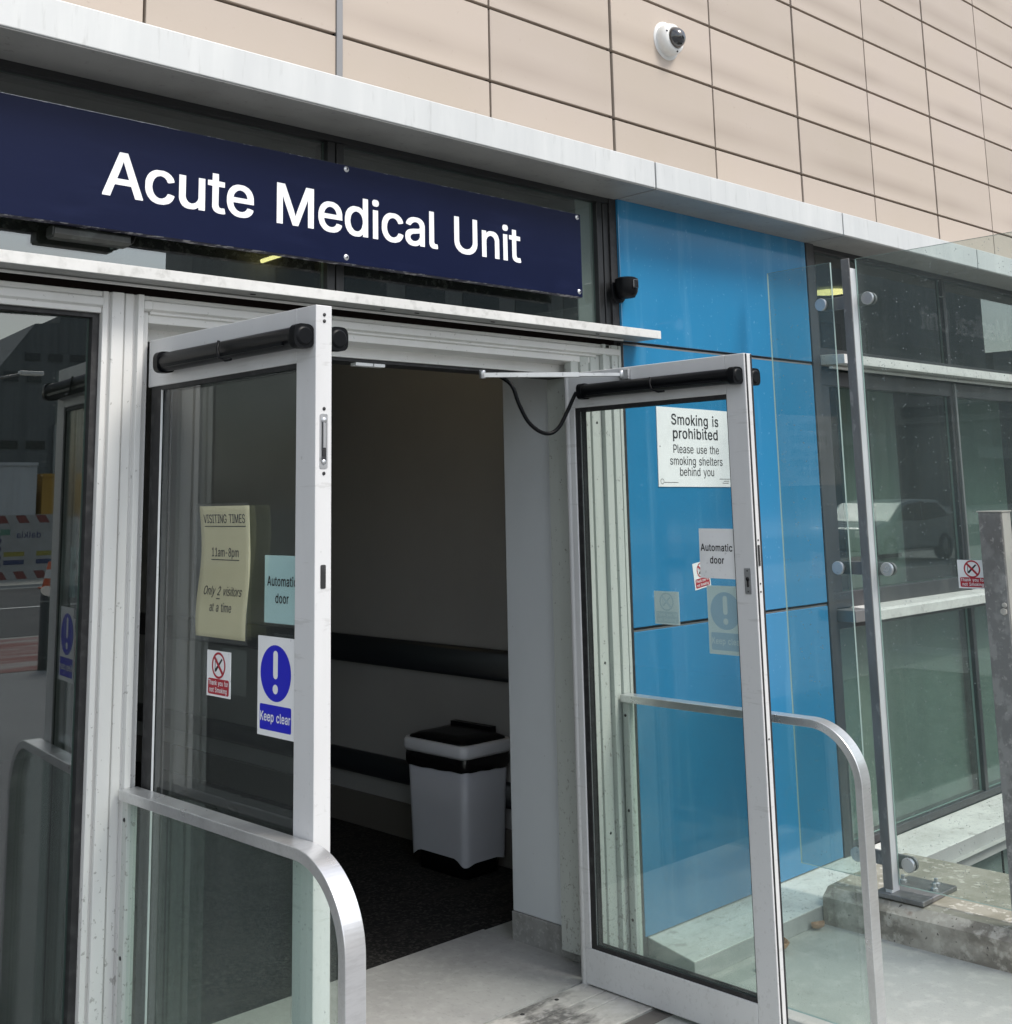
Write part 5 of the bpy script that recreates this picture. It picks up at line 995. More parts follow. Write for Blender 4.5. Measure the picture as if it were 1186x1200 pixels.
# ------------------------------------------------------------------ signs and fittings on the facade
mb = MB()
mb.cur = 1
mb.box(1.055, 3.3535, 3.062, 3.0925, 2.3920, 2.7110)
mb.cur = 0
mb.box(1.0565, 3.3520, 3.0605, 3.064, 2.3935, 2.7095)
SU, SV = XP, ZP
lettering(mb, 'Acute Medical Unit', 'sign', 0.2415, (2.236, 3.0605, 2.4875), SU, SV, 2, squash=1.055, track=-0.030)
for sx in (1.080, 2.258, 3.336):
    for sz in (2.4120, 2.6980):
        mb.cur = 3
        mb.lathe([(0, 0.004), (0.005, 0.004), (0.010, 0.0)], (sx, 3.0605, sz), AY, 14)
        mb.cur = 1
        mb.lathe([(0, 0.0052), (0.0035, 0.0052), (0.0035, 0.0)], (sx, 3.0605, sz), AY, 8)
o = mb.build('name_sign', [M['navy'], M['navyedge'], M['letter'], M['steel']], None, origin=(2.268, F, 2.407))
tag(o, 'long navy sign reading Acute Medical Unit in white letters above the doors', 'sign')

def dome_camera():
    t = thing('security_camera', (3.995, F, 3.585), 'round white dome camera with smoked lens on the beige panels', 'camera')
    c = (4.000, F, 3.585)
    mb = MB(); mb.lathe([(0.066, -0.001), (0.070, 0.004), (0.070, 0.030), (0.064, 0.046), (0.052, 0.054), (0.046, 0.054), (0.046, 0.040)], c, AY, 40)
    mb.cur = 1
    for a in (40, 160, 280):
        mb.lathe([(0, 0.0525), (0.004, 0.0525), (0.004, 0.046)], (c[0] + 0.058*math.cos(math.radians(a)), c[1], c[2] + 0.058*math.sin(math.radians(a))), AY, 8)
    mb.build('housing', [M['camwhite'], M['rubber']], t)
    mb = MB(); mb.lathe([(0.047 * math.cos(q), 0.048 + 0.047 * math.sin(q)) for q in [math.pi/2*i/12 for i in range(12)]] + [(0, 0.095)], c, AY, 32)
    mb.build('dome', M['dome'], t)
    mb = MB(); mb.lathe([(0.085, -0.001), (0.085, 0.0025), (0, 0.0026)], c, AY, 40)
    mb.build('back_plate', M['camwhite'], t)
dome_camera()

t = thing('motion_sensor', (3.615, F, 2.452), 'small black motion sensor at the top left corner of the blue panels', 'sensor')
mb = MB()
pr = [(0.0, -0.05), (0.022, -0.046), (0.038, -0.030), (0.043, 0.0), (0.043, 0.022), (0.034, 0.030), (0.0, 0.030)]
mb.prism([(3.617 + a, 2.452 + b) for a, b in ([(-p[0], p[1]) for p in pr[::-1]] + pr[1:-1])], 'y', F - 0.012, F - 0.002)
mb.build('back_plate', M['black'], t, 0.004, 2)
mb = MB(); mb.lathe([(0.046, 0.03), (0.046, 0.0), (0.043, -0.022), (0.032, -0.042), (0, -0.048)], (3.622, F - 0.045, 2.462), None, 28)
mb.lathe([(0, 0.036), (0.036, 0.036), (0.046, 0.03)], (3.622, F - 0.045, 2.462), None, 28)
mb.build('head', M['black'], t)
mb = MB(); mb.prism(rrect(3.607, 3.637, 2.452, 2.486, 0.004), 'y', F - 0.095, F - 0.06)
mb.build('lens', M['dome'], t, 0.003, 2)

t = thing('light_fitting', (1.43, 3.11, 2.37), 'stubby dark light fitting with a black bracket below the navy sign', 'light')
mb = MB(); mb.box(1.352, 1.520, 3.115, 3.138, 2.380, 2.412).box(1.505, 1.530, 3.112, 3.136, 2.371, 2.412)
mb.build('bracket', M['black'], t, 0.002, 1)
mb = MB()
mb.prism([(3.090, 2.357), (3.126, 2.357), (3.134, 2.367), (3.134, 2.382), (3.126, 2.392), (3.090, 2.392), (3.082, 2.382), (3.082, 2.367)], 'x', 1.327, 1.541)
mb.prism([(3.086, 2.362), (3.128, 2.362), (3.128, 2.387), (3.086, 2.387)], 'x', 1.323, 1.545)
mb.build('body', M['fitting'], t, 0.002, 2)
mb = MB(); mb.tube([(1.541, 3.11, 2.371), (1.555, 3.115, 2.371), (1.567, 3.12, 2.379), (1.574, 3.13, 2.389), (1.580, 3.13, 2.412)], 0.004, 8)
mb.build('cable', M['rubber'], t)

# ------------------------------------------------------------------ notices
def notice(name, x, y, z, w, h, face, mats, draw, label, cat='notice', axis='x', tilt=0.0, thick=0.0012):
    """a thin board on a face turned to -x (axis x) or -y (axis y); (y or x, z) is its upper left corner as read"""
    mb = MB()
    u, v = (XN, ZP) if axis == 'x' else (XP, ZP)
    n = u.cross(v)
    c0 = Vector((x, y, z)) + u * (w / 2) - v * (h / 2)
    if tilt:
        r = Matrix.Rotation(tilt, 3, n)
        u, v = r @ u, r @ v
    P = [c0 + u * a + v * b for a, b in ((-w/2, -h/2), (w/2, -h/2), (w/2, h/2), (-w/2, h/2))]
    q = [mb.bm.verts.new(p) for p in P] + [mb.bm.verts.new(p + n * thick) for p in P]
    for f in ((4,5,6,7), (3,2,1,0), (0,1,5,4), (1,2,6,5), (2,3,7,6), (3,0,4,7)):
        mb._face([q[i] for i in f])
    cf = c0 + n * thick
    draw(mb, cf, u, v, w, h)
    o = mb.build(name, mats, None, origin=c0, normals=False)
    tag(o, label, cat)
    return o

def draw_no_smoking(mb, c, u, v, w, h, red=1, blk=2, wht=0):
    cc = c + v * (h * 0.185)
    r = w * 0.285
    flat(mb, rrect(-w*0.44, w*0.44, -h*0.455, -h*0.11, w*0.05), c, u, v, red, 0.0003)
    lettering(mb, 'Thank you for', 'label', w * 0.2, c - v * (h * 0.25), u, v, wht, squash=0.83)
    lettering(mb, 'not Smoking', 'label', w * 0.2, c - v * (h * 0.405), u, v, wht, squash=0.83)
    # cigarette and smoke, then ring and bar
    d = Vector((1, 1)).normalized()
    flat(mb, [(-r*0.52 - .05*r, -r*0.40 + .05*r), (-r*0.40, -r*0.52), (r*0.56, r*0.44), (r*0.44, r*0.56)], cc, u, v, blk, 0.0004)
    flat(mb, [(-r*0.58, -r*0.5), (-r*0.5, -r*0.5), (-r*0.46, r*0.3), (-r*0.54, r*0.3)], cc, u, v, blk, 0.0003)
    ring(mb, r, r * 0.83, cc, u, v, red, 0.0006)
    k = 0.085 * r
    flat(mb, [(-r*0.62 - k, r*0.62 - k), (-r*0.62 + k, r*0.62 + k), (r*0.62 + k, -r*0.62 + k), (r*0.62 - k, -r*0.62 - k)], cc, u, v, red, 0.0009)

def draw_keep_clear(mb, c, u, v, w, h, blue=1, wht=0):
    cc = c + v * (h * 0.135)
    r = w * 0.42
    flat(mb, ellipse(r, r, 40), cc, u, v, blue, 0.0003)
    flat(mb, rrect(-r*0.15, r*0.15, -r*0.20, r*0.80, r*0.14, 5), cc, u, v, wht, 0.0007)
    flat(mb, ellipse(r*0.17, r*0.17, 20, 0, -r*0.56), cc, u, v, wht, 0.0007)
    flat(mb, rrect(-w*0.43, w*0.43, -h*0.44, -h*0.185, w*0.03), c, u, v, blue, 0.0003)
    lettering(mb, 'Keep clear', 'label', w * 0.265, c - v * (h * 0.35), u, v, wht, squash=0.82)

def draw_auto(mb, c, u, v, w, h):
    lettering(mb, 'Automatic', 'label', h * 0.275, c + v * (h * 0.05) - u * 0.003, u, v, 1, squash=0.82)
    lettering(mb, 'door', 'label', h * 0.275, c - v * (h * 0.20) - u * 0.003, u, v, 1, squash=0.82)

NS = [M['card'], M['signred'], M['ink']]
xl = 1.632
notice('no_smoking_sticker', xl - 0.0002, 2.786, 1.2985, 0.110, 0.108, 'x', NS, draw_no_smoking, 'red and white no smoking sticker below the yellow visiting times sheet', 'sticker', thick=0.0008)
notice('keep_clear_sign', xl - 0.0002, 2.556, 1.3475, 0.150, 0.222, 'x', [M['card'], M['signblue']], draw_keep_clear, 'bright blue and white Keep clear sign with an exclamation mark', 'sign', thick=0.001)
# on the inner face of the glass, read through it: printed side faces out
notice('automatic_door_sign', 1.6545, 2.566, 1.5305, 0.156, 0.156, 'x', [M['cyancard'], M['ink']], draw_auto, 'pale cyan Automatic door sign behind the left leaf glass, partly hidden by the stile', 'sign')

# the visiting times sheet: wavy yellow paper in a clear sleeve
mb = MB()
nw, nh = 10, 26
W, Hh = 0.231, 0.318
def wave(a, b):
    y = 2.8255 - a * W + 0.008 * math.sin(b * 5.2 + 0.9)
    xx = xl - 0.004 - 0.005 * (0.5 + 0.5 * math.sin(b * 7.0 + 0.6 + a * 1.2))
    return Vector((xx, y, 1.331 + b * Hh))
gr = [[mb.bm.verts.new(wave(i / nw, j / nh)) for i in range(nw + 1)] for j in range(nh + 1)]
for j in range(nh):
    for i in range(nw):
        mb._face([gr[j][i], gr[j][i+1], gr[j+1][i+1], gr[j+1][i]], True)
def wavetext(s, size, b, squash, shear=0.0, under=None, cx=0.5):
    tm = MB()
    lettering(tm, s, 'hreg', size, (0, 0, 0), (1, 0, 0), (0, 1, 0), 0, squash=squash, shear=shear)
    if under:
        x0, x1 = under
        tm.poly3([(x0, -0.009, 0), (x1, -0.009, 0), (x1, -0.0068, 0), (x0, -0.0068, 0)])
    bmesh.ops.subdivide_edges(tm.bm, edges=[e for e in tm.bm.edges if e.calc_length() > 0.02], cuts=3)
    vs = {}
    for vv in tm.bm.verts:
        p = wave(cx + vv.co.x / W, b + vv.co.y / Hh)
        vs[vv] = mb.bm.verts.new(p + Vector((-0.0009, 0, 0)))
    mb.cur = 1
    for f in tm.bm.faces:
        mb._face([vs[v2] for v2 in f.verts])
    mb.cur = 0
    tm.bm.free()
wavetext('VISITING TIMES', 0.042, 0.868, 0.79, under=(-0.094, 0.099))
wavetext('11am-8pm', 0.042, 0.612, 0.80, under=(-0.064, 0.066))
wavetext('Only 2 visitors', 0.042, 0.318, 0.84, 0.2, under=(-0.023, -0.007))
wavetext('at a time', 0.042, 0.195, 0.80)
o = mb.build('visiting_times_sheet', [M['paper'], M['ink']], None, origin=(xl, 2.71, 1.331), normals=False)
so = o.modifiers.new('thick', 'SOLIDIFY'); so.thickness = 0.0004; so.offset = -1
tag(o, 'wavy yellow VISITING TIMES sheet on the left door glass', 'notice')
sl = MB(); sl.sheet(xl - 0.0145, xl - 0.0138, 2.583, 2.835, 1.322, 1.655, 0)
sl.build('sleeve', [M['sleeve'], M['sleeve']], o)

# right leaf: one readable sign on the near side of the glass, two faded backs of signs stuck on the far side
xr = 3.312
notice('automatic_door_sign', xr - 0.0002, 2.5375, 1.541, 0.146, 0.159, 'x', [M['card'], M['ink']], draw_auto, 'white Automatic door sign on the right leaf glass beside the lock', 'sign', tilt=-0.01)
FD = [M['fade'], M['fadegrey'], M['fadegrey']]
notice('no_smoking_sticker', 3.3345, 2.758, 1.331, 0.107, 0.109, 'x', FD, draw_no_smoking, 'pale back of a no smoking sticker, alone on the right leaf glass', 'sticker', thick=0.0006)
notice('keep_clear_sign', 3.3345, 2.533, 1.357, 0.142, 0.217, 'x', [M['fade'], M['fadeblue']], draw_keep_clear, 'pale faded back of a Keep clear sign low on the right leaf glass', 'sign', thick=0.0006)
# on the blue wall
def draw_prohibited(mb, c, u, v, w, h):
    lettering(mb, 'Smoking is', 'hbold', 0.083, c + v * (h * 0.285), u, v, 1, squash=1.0)
    lettering(mb, 'prohibited', 'hbold', 0.083, c + v * (h * 0.110), u, v, 1, squash=1.05)
    lettering(mb, 'Please use the', 'hreg', 0.066, c - v * (h * 0.075), u, v, 1, squash=0.93)
    lettering(mb, 'smoking shelters', 'hreg', 0.066, c - v * (h * 0.225), u, v, 1, squash=0.93)
    lettering(mb, 'behind you', 'hreg', 0.066, c - v * (h * 0.362), u, v, 1, squash=0.93)
    ring(mb, 0.011, 0.009, c, u, v, 1, 0.0004, 16, -w * 0.455, -h * 0.435)
    for a, b, z in ((-0.43, -0.24, -0.452), (0.30, 0.45, -0.402), (0.36, 0.44, -0.430), (0.34, 0.43, -0.455)):
        n = int((b - a) * w / 0.006)
        for i in range(n):
            xa = a * w + i * 0.006
            flat(mb, [(xa, z*h), (xa + 0.0042, z*h), (xa + 0.0042, z*h + 0.003), (xa, z*h + 0.003)], c, u, v, 1, 0.0004)
    for a, b in ((-0.47, 0.0), (0.47, 0.0)):
        flat(mb, ellipse(0.003, 0.003, 8, a * w, b * h), c, u, v, 1, 0.0004)
notice('smoking_sign', 3.823, F - 0.0005, 2.002, 0.500, 0.318, 'y', [M['card'], M['ink']], draw_prohibited, 'white Smoking is prohibited sign on the blue wall behind the right leaf', 'sign', axis='y', tilt=-0.012, thick=0.003)
notice('no_smoking_sticker', 4.020, F - 0.0005, 1.385, 0.105, 0.105, 'y', NS, draw_no_smoking, 'red no smoking sticker on the blue wall, half hidden by the white Automatic door sign', 'sticker', axis='y', tilt=0.13, thick=0.0008)

# ------------------------------------------------------------------ low glass barriers either side of the doorway
def barrier(xc, label, screws):
    t = thing('door_barrier', (xc, 2.6, 0), label, 'barrier', 'low glass barriers beside the doors')
    hw = 0.026
    yo, r, zt, th = 2.122, 0.185, 0.934, 0.026
    def path(off):
        p = [(3.0995, zt - off)]
        for k in range(31):
            a = math.radians(90 + 90 * k / 30)
            p.append((yo + r + (r - off) * math.cos(a), zt - r + (r - off) * math.sin(a)))
        p.append((yo + off, 0.0))
        return p
    o_, i_ = path(0), path(th)
    mb = MB()
    n = len(o_)
    ring4 = []
    for (a, b), (c, d) in zip(o_, i_):
        ring4.append([mb.bm.verts.new(p) for p in ((xc - hw, a, b), (xc + hw, a, b), (xc + hw, c, d), (xc - hw, c, d))])
    for k in range(n - 1):
        for q in range(4):
            mb._face([ring4[k][q], ring4[k][(q+1) % 4], ring4[k+1][(q+1) % 4], ring4[k+1][q]], False)
    mb._face(ring4[0]); mb._face(ring4[-1][::-1])
    mb.build('handrail', M['rail'], t, 0.002, 2)
    mb = MB()
    P = path(th - 0.002)
    poly = [(a, b) for a, b in P[:-1]] + [(P[-1][0], 0.03), (3.0755, 0.03)]
    poly[0] = (3.0755, poly[0][1])
    mb.prism(poly, 'x', xc - 0.005, xc + 0.005)
    mb.bm.normal_update()
    for f in mb.bm.faces:
        f.material_index = 0 if abs(f.normal.x) > 0.9 else 1
    mb.build('pane', [M['barrierpane'], M['edge']], t)
    mb = MB(); mb.box(xc - 0.014, xc + 0.014, 3.072, 3.0995, 0.0, zt - th - 0.001)
    mb.cur = 1
    for z in (0.16, 0.53, 0.86):
        mb.lathe([(0, 0.002), (0.005, 0.002), (0.0055, 0.0)], (xc - 0.014, 3.087, z), AX, 10)
    mb.build('wall_channel', [M['jamb'], M['rubber']], t, 0.001, 1)
barrier(1.5905, 'low glass barrier with curved aluminium rail, in front of the left door leaf', 1)
barrier(3.5540, 'low glass barrier with curved aluminium rail, behind the right door leaf', 1)

# ------------------------------------------------------------------ tall glass screen on the kerb
t = thing('glass_screen', (4.50, 2.58, 0.13), 'tall clear glass screen clamped to a steel post on the kerb', 'screen')
mb = MB(); mb.sheet(4.495, 4.505, 2.692, 3.006, 0.170, 2.605, 0)
o = mb.build('pane', [M['screenpane'], M['edge']], t); o['label'] = 'narrow pane between the post and the blue wall'
mb = MB(); mb.sheet(4.495, 4.505, 0.75, 2.574, 0.170, 2.602, 0)
o = mb.build('pane', [M['screenpane'], M['edge']], t); o['label'] = 'wide rain spotted pane right of the post'
mb = MB(); mb.box(4.440, 4.446, 2.570, 2.608, 0.165, 2.598)
mb.cur = 1
mb.box(4.4465, 4.503, 2.576, 2.604, 0.150, 2.560)  # brighter -y face by colour, beside the darkened -x plate
mb.build('post', [M['postdark'], M['poststeel']], t, 0.0015, 1)
mb = MB(); mb.box(4.425, 4.690, 2.440, 2.640, 0.1345, 0.152)
mb.build('base_plate', M['postdark'], t, 0.002, 1)
for bx, by in ((4.580, 2.475), (4.645, 2.50), (4.60, 2.615)):
    mb = MB(); mb.lathe([(0.014, 0.0), (0.014, 0.010), (0.008, 0.011), (0.008, 0.026), (0, 0.028)], (bx, by, 0.1515), None, 6, False)
    mb.build('bolt', M['steel'], t, 0.001, 1)
for cz in (2.430, 1.347, 0.252):
    cl = sub('clamp', t)
    mb = MB()
    R = 0.026
    pts = []
    for k in range(13):
        a = math.radians(-90 + 180 * k / 12)
        pts.append((2.742 + R * math.cos(a), cz + R * math.sin(a)))
    for k in range(13):
        a = math.radians(90 + 180 * k / 12)
        pts.append((2.525 + R * math.cos(a), cz + R * math.sin(a)))
    mb.prism(pts, 'x', 4.509, 4.522)
    mb.box(4.501, 4.510, 2.579, 2.602, cz - 0.024, cz + 0.024)
    mb.build('arm', M['postdark'], cl, 0.0015, 1)
    for dy in (2.742, 2.525):
        mb = MB(); mb.lathe([(0.0265, -0.006), (0.0265, 0.004), (0.0245, 0.006), (0, 0.006)], (4.488, dy, cz), AX, 32, False)
        mb.build('disc', M['steel'], cl)

notice('no_smoking_sticker', 4.4938, 2.235, 1.389, 0.113, 0.104, 'x', NS, draw_no_smoking, 'red no smoking sticker on the tall glass screen beside the galvanised post', 'sticker', thick=0.0008)

# ------------------------------------------------------------------ galvanised post at the right edge
t = thing('galvanised_post', (4.45, 2.05, 0.13), 'thick old galvanised steel post with a bolt, standing on the kerb at the picture edge', 'post')
mb = MB(); mb.box(4.408, 4.416, 2.013, 2.097, 0.128, 1.566).box(4.416, 4.482, 2.089, 2.0968, 0.128, 1.566)
mb.cur = 1
mb.box(4.4175, 4.484, 2.010, 2.018, 0.128, 1.566)  # face toward the light, painted paler than the -x face
mb.build('channel', [M['galv'], M['galvlight']], t, 0.002, 2)
mb = MB(); mb.box(4.404, 4.488, 2.006, 2.101, 1.5665, 1.571); mb.build('cap_plate', M['galvlight'], t, 0.001, 1)
mb = MB(); mb.lathe([(0.013, 0.0), (0.013, 0.007), (0, 0.008)], (4.408, 2.030, 1.215), AX, 6, False)
mb.lathe([(0.009, 0.0), (0.009, 0.006), (0, 0.007)], (4.408, 2.026, 1.238), AX, 10, False)
mb.build('bolt', M['galvlight'], t, 0.001, 1)

# ------------------------------------------------------------------ waste bin in the lobby
bx0, bx1, by0, by1 = 3.768, 4.056, 4.240, 4.650
t = thing('waste_bin', ((bx0+bx1)/2, (by0+by1)/2, 0.004), 'grey plastic swing bin with black lid and bin liner in the dark lobby', 'bin')
cx, cy = (bx0+bx1)/2, (by0+by1)/2
def rr(ix, iy, z, r, n=5):
    hx, hy = (bx1-bx0)/2 + ix, (by1-by0)/2 + iy
    return [(cx + a, cy + b, z) for a, b in rrect(-hx, hx, -hy, hy, r, n)]
def loft(mb, rings, cap0=True, cap1=True, smooth=True):
    vs = [[mb.bm.verts.new(p) for p in r] for r in rings]
    n = len(vs[0])
    for a, b in zip(vs, vs[1:]):
        for k in range(n):
            mb._face([a[k], a[(k+1) % n], b[(k+1) % n], b[k]], smooth)
    if cap0: mb._face(vs[0][::-1])
    if cap1: mb._face(vs[-1])
# body with the foot cut away between its corners
mb = MB()
def foot(x, y):
    """height of the body's lower edge along its faces"""
    du = min(abs(x - bx0), abs(bx1 - x)) if min(abs(y - by0), abs(y - by1)) < 0.03 else min(abs(y - by0), abs(by1 - y))
    k = max(0.0, min(1.0, (du - 0.025) / 0.05))
    return 0.060 + (0.030 * k if abs(x - bx0) < 0.03 else 0.012 * k)
base_pts = []
c4 = rrect(-(bx1-bx0)/2 + 0.010, (bx1-bx0)/2 - 0.010, -(by1-by0)/2 + 0.010, (by1-by0)/2 - 0.010, 0.03, 5)
dense = []
for i in range(len(c4)):
    a, b = Vector(c4[i]), Vector(c4[(i+1) % len(c4)])
    m_ = 1 if (b - a).length < 0.03 else 14
    for q in range(m_):
        dense.append(a.lerp(b, q / m_))
r0 = [(cx + p.x * 0.95, cy + p.y * 0.96, foot(cx + p.x, cy + p.y)) for p in dense]
r1 = [(cx + p.x * 1.0, cy + p.y * 1.005, 0.30) for p in dense]
r2 = [(cx + p.x * 1.04, cy + p.y * 1.04, 0.490) for p in dense]
loft(mb, [r0, r1, r2], False, True)
mb.build('body', M['bingrey'], t)
mb = MB(); loft(mb, [rr(-0.040, -0.040, 0.004, 0.03), rr(-0.034, -0.034, 0.20, 0.03)]); mb.build('base', M['black'], t)
mb = MB()
lr = []
for z, o_ in ((0.455, 0.002), (0.470, 0.011), (0.50, 0.012), (0.525, 0.006)):
    lr.append([(cx + p.x * (1.05 + o_ * 5), cy + p.y * (1.05 + o_ * 4), z + 0.0015 * math.sin(i * 1.1) + (0.004 * math.sin(i * 0.19) if z < 0.46 else 0)) for i, p in enumerate(dense)])
loft(mb, lr, False, False); mb.build('bin_liner', M['bag'], t)
mb = MB(); loft(mb, [rr(0.004, 0.006, 0.516, 0.035), rr(0.012, 0.014, 0.530, 0.035), rr(0.012, 0.014, 0.562, 0.035), rr(0.006, 0.006, 0.574, 0.035)]); mb.build('rim', M['binrim'], t)
mb = MB(); loft(mb, [rr(-0.002, -0.004, 0.5722, 0.04), rr(-0.005, -0.008, 0.581, 0.04), rr(-0.025, -0.04, 0.594, 0.05), rr(-0.065, -0.10, 0.600, 0.04)])
mb.box(bx1 - 0.03, bx1 + 0.004, by0 + 0.10, by1 - 0.03, 0.576, 0.612)
mb.build('lid', M['black'], t)

# ------------------------------------------------------------------ dead leaves by the step
def dead_leaf(x, y, z, s, rz, m, label, curl):
    mb = MB()
    rows = []
    for i in range(9):
        q = i / 8.0
        wd = 0.36 * math.sin(math.pi * min(1.0, q * 0.96 + 0.02)) ** 0.8 * s
        row = []
        for j in range(5):
            e = (j - 2) / 2.0
            lx, ly = (q - 0.5) * s, e * wd
            lz = 0.004 + curl * s * (e * e * 0.55 + (q - 0.5) ** 2 * 0.9) + 0.06 * s * abs(e)
            row.append(mb.bm.verts.new((x + lx * math.cos(rz) - ly * math.sin(rz), y + lx * math.sin(rz) + ly * math.cos(rz), z + lz)))
        rows.append(row)
    for a, b in zip(rows, rows[1:]):
        for j in range(4):
            mb._face([a[j], a[j+1], b[j+1], b[j]], True)
    o = mb.build('dead_leaf', m, None, origin=(x, y, z), normals=False)
    s_ = o.modifiers.new('thick', 'SOLIDIFY'); s_.thickness = 0.0012; s_.offset = 1
    tag(o, label, 'leaf', 'dead leaves by the step')
dead_leaf(4.035, 2.800, 0.001, 0.075, 0.6, M['leafbrown'], 'larger curled brown leaf against the grey step behind the right door leaf', 0.5)
dead_leaf(3.825, 2.735, 0.001, 0.055, 2.0, M['leafgreen'], 'yellow green leaf on the paving next to the right door leaf', 0.3)
dead_leaf(4.315, 2.825, 0.001, 0.055, -0.4, M['leafbrown'], 'small brown leaf in the corner of the step and the kerb', 0.5)
dead_leaf(5.34, 3.085, 0.0655, 0.055, 0.2, M['leafbrown'], 'brown leaf on the sill beyond the glass screen', 0.5)

# ------------------------------------------------------------------ across the street (seen in the glass)
def far_building(name, label, poly, y0, y1, bands, wins):
    t = thing(name, (poly[0][0], y0, 0), label, 'building')
    mb = MB(); mb.prism(poly, 'y', y0, y1); mb.build('wall', M['farwall'], t)
    for x0, x1, z0, z1 in bands:
        mb = MB(); mb.box(x0, x1, y1, y1 + 0.2, z0, z1); mb.build('facade_band', M['farlight'], t)
    for x0, x1, z0, z1 in wins:
        mb = MB(); mb.box(x0, x1, y1 + 0.02, y1 + 0.06, z0, z1); mb.build('window', M['farglass'], t)
far_building('opposite_building', 'grey ribbed building with stepped roof line across the street, mirrored in the left window',
             [(-4, 0), (-4, 3.6), (6, 5.0), (13.0, 6.8), (15.3, 8.6), (16.9, 10.85), (18.1, 10.95), (18.1, 11.35), (19.8, 11.8), (19.8, 11.3), (25.0, 13.0), (25.0, 0)], -72, -56.5,
             [(18.0, 24.9, 3.0, 5.8)],
             [(14.4 + k * 1.1, 15.1 + k * 1.1, 7.9, 8.4) for k in range(3)] + [(16.5 + k*1.1, 17.2 + k*1.1, 9.0, 9.35) for k in range(4)] + [(12.8 + k*1.3, 13.7 + k*1.3, 4.6, 5.0) for k in range(4)])
far_building('opposite_building', 'tall dark block across the street, mirrored in the glass of the right-hand windows',
             [(34.4, 0), (34.4, 24), (134, 24), (134, 0)], -58, -55, [(40, 110, 6, 7.2), (40, 110, 12, 13.2)],
             [(40 + k * 5.0, 43.4 + k * 5.0, 8, 11) for k in range(14)] + [(40 + k * 5.0, 43.4 + k * 5.0, 14.5, 17.5) for k in range(14)])
far_building('opposite_building', 'lower dark block at the far end of the street, mirrored under a patch of sky',
             [(136, 0), (136, 17), (150, 18.5), (150, 17.0), (230, 17.0), (230, 0)], -58, -55, [(130, 225, 5, 6.2)], [])
def container(x0, x1, y0, y1, z0, z1, m, label):
    t = thing('container', ((x0+x1)/2, (y0+y1)/2, z0), label, 'container', 'containers on the building site')
    mb = MB()
    n = int((x1 - x0) / 0.14)
    pts = [(x0 + (x1-x0) * i / n, y1 + (0.0 if i % 4 < 2 else 0.035)) for i in range(n + 1)] + [(x1, y0), (x0, y0)]
    mb.prism(pts, 'z', z0, z1); mb.build('shell', m, t)
    mb = MB(); mb.box(x0 - 0.02, x1 + 0.02, y0 - 0.02, y1 + 0.06, z1 + 0.001, z1 + 0.08); mb.build('top_frame', m, t)
container(2.6, 9.05, -28, -25.7, 0.02, 2.74, M['contwhite'], 'white ribbed container behind the site hoarding')
container(9.2, 12.1, -28, -25.7, 0.02, 2.46, M['contyellow'], 'yellow ribbed container behind the site hoarding')
# hoarding with safety board, its face turned to the hospital
t = thing('site_hoarding', (7.0, -22.6, 0), 'white site hoarding with red chevrons and safety signs across the road', 'hoarding')
mb = MB(); mb.box(3.0, 11.0, -22.65, -22.59, 0.12, 1.54); mb.build('board', M['hoardwhite'], t)
mb = MB()
for k in range(18):
    xa = 3.05 + k * 0.44
    for z0, z1 in ((1.36, 1.53), (0.13, 0.30)):
        mb.poly3([(xa, -22.586, z0), (xa + 0.22, -22.586, z0), (xa + 0.12, -22.586, z1), (xa - 0.10 if k else xa, -22.586, z1)])
mb.build('chevron_band', M['hoardred'], t)
mb = MB()
HU = Vector((-1, 0, 0))
flat(mb, [(-0.9, 0), (0.9, 0), (0.9, 0.13), (-0.9, 0.13)], (6.8, -22.59, 1.10), HU, ZP, 1, 0.006)
for k in range(4):
    flat(mb, ellipse(0.075, 0.075, 16), (7.45, -22.59, 0.98 - k * 0.18), HU, ZP, 0, 0.006)
    flat(mb, [(-0.5, -0.06), (0.5, -0.06), (0.5, 0.06), (-0.5, 0.06)], (6.8, -22.59, 0.98 - k * 0.18), HU, ZP, 0, 0.006)
for cxh, m_ in ((7.8, 2), (8.5, 2)):
    flat(mb, [(-0.22, -0.05), (0.22, -0.05), (0.22, 0.05), (-0.22, 0.05)], (cxh, -22.59, 0.68), HU, ZP, m_, 0.006)
    flat(mb, [(-0.22, -0.05), (0.22, -0.05), (0.22, 0.05), (-0.22, 0.05)], (cxh, -22.59, 0.50), HU, ZP, 0, 0.006)
lettering(mb, 'dalkia', 'label', 0.26, (8.1, -22.59, 1.03), HU, ZP, 0)
mb.build('safety_board', [M['hoardblue'], M['hoardgreen'], M['hoardyellow']], t, normals=False)
t = thing('bollard', (4.25, -7.1, 0), 'dark bollard with slanted top and pale band on the pavement opposite the door', 'bollard')
mb = MB()
n = 20
lo = [mb.bm.verts.new((4.25 + 0.078*math.cos(2*math.pi*k/n), -7.1 + 0.078*math.sin(2*math.pi*k/n), 0)) for k in range(n)]
hi = [mb.bm.verts.new((4.25 + 0.078*math.cos(2*math.pi*k/n), -7.1 + 0.078*math.sin(2*math.pi*k/n), 0.80 - 0.05*math.sin(2*math.pi*k/n))) for k in range(n)]
for k in range(n): mb._face([lo[k], lo[(k+1) % n], hi[(k+1) % n], hi[k]], True)
mb._face(hi)
mb.build('tube', M['darkframe'], t)
mb = MB(); mb.lathe([(0.078, 0.69), (0.080, 0.692), (0.080, 0.705), (0.078, 0.707)], (4.25, -7.1, 0), None, 24); mb.build('band', M['cover'], t)
t = thing('traffic_cone', (8.05, -20.65, 0), 'orange traffic cone with white sleeve in the gutter across the road', 'cone')
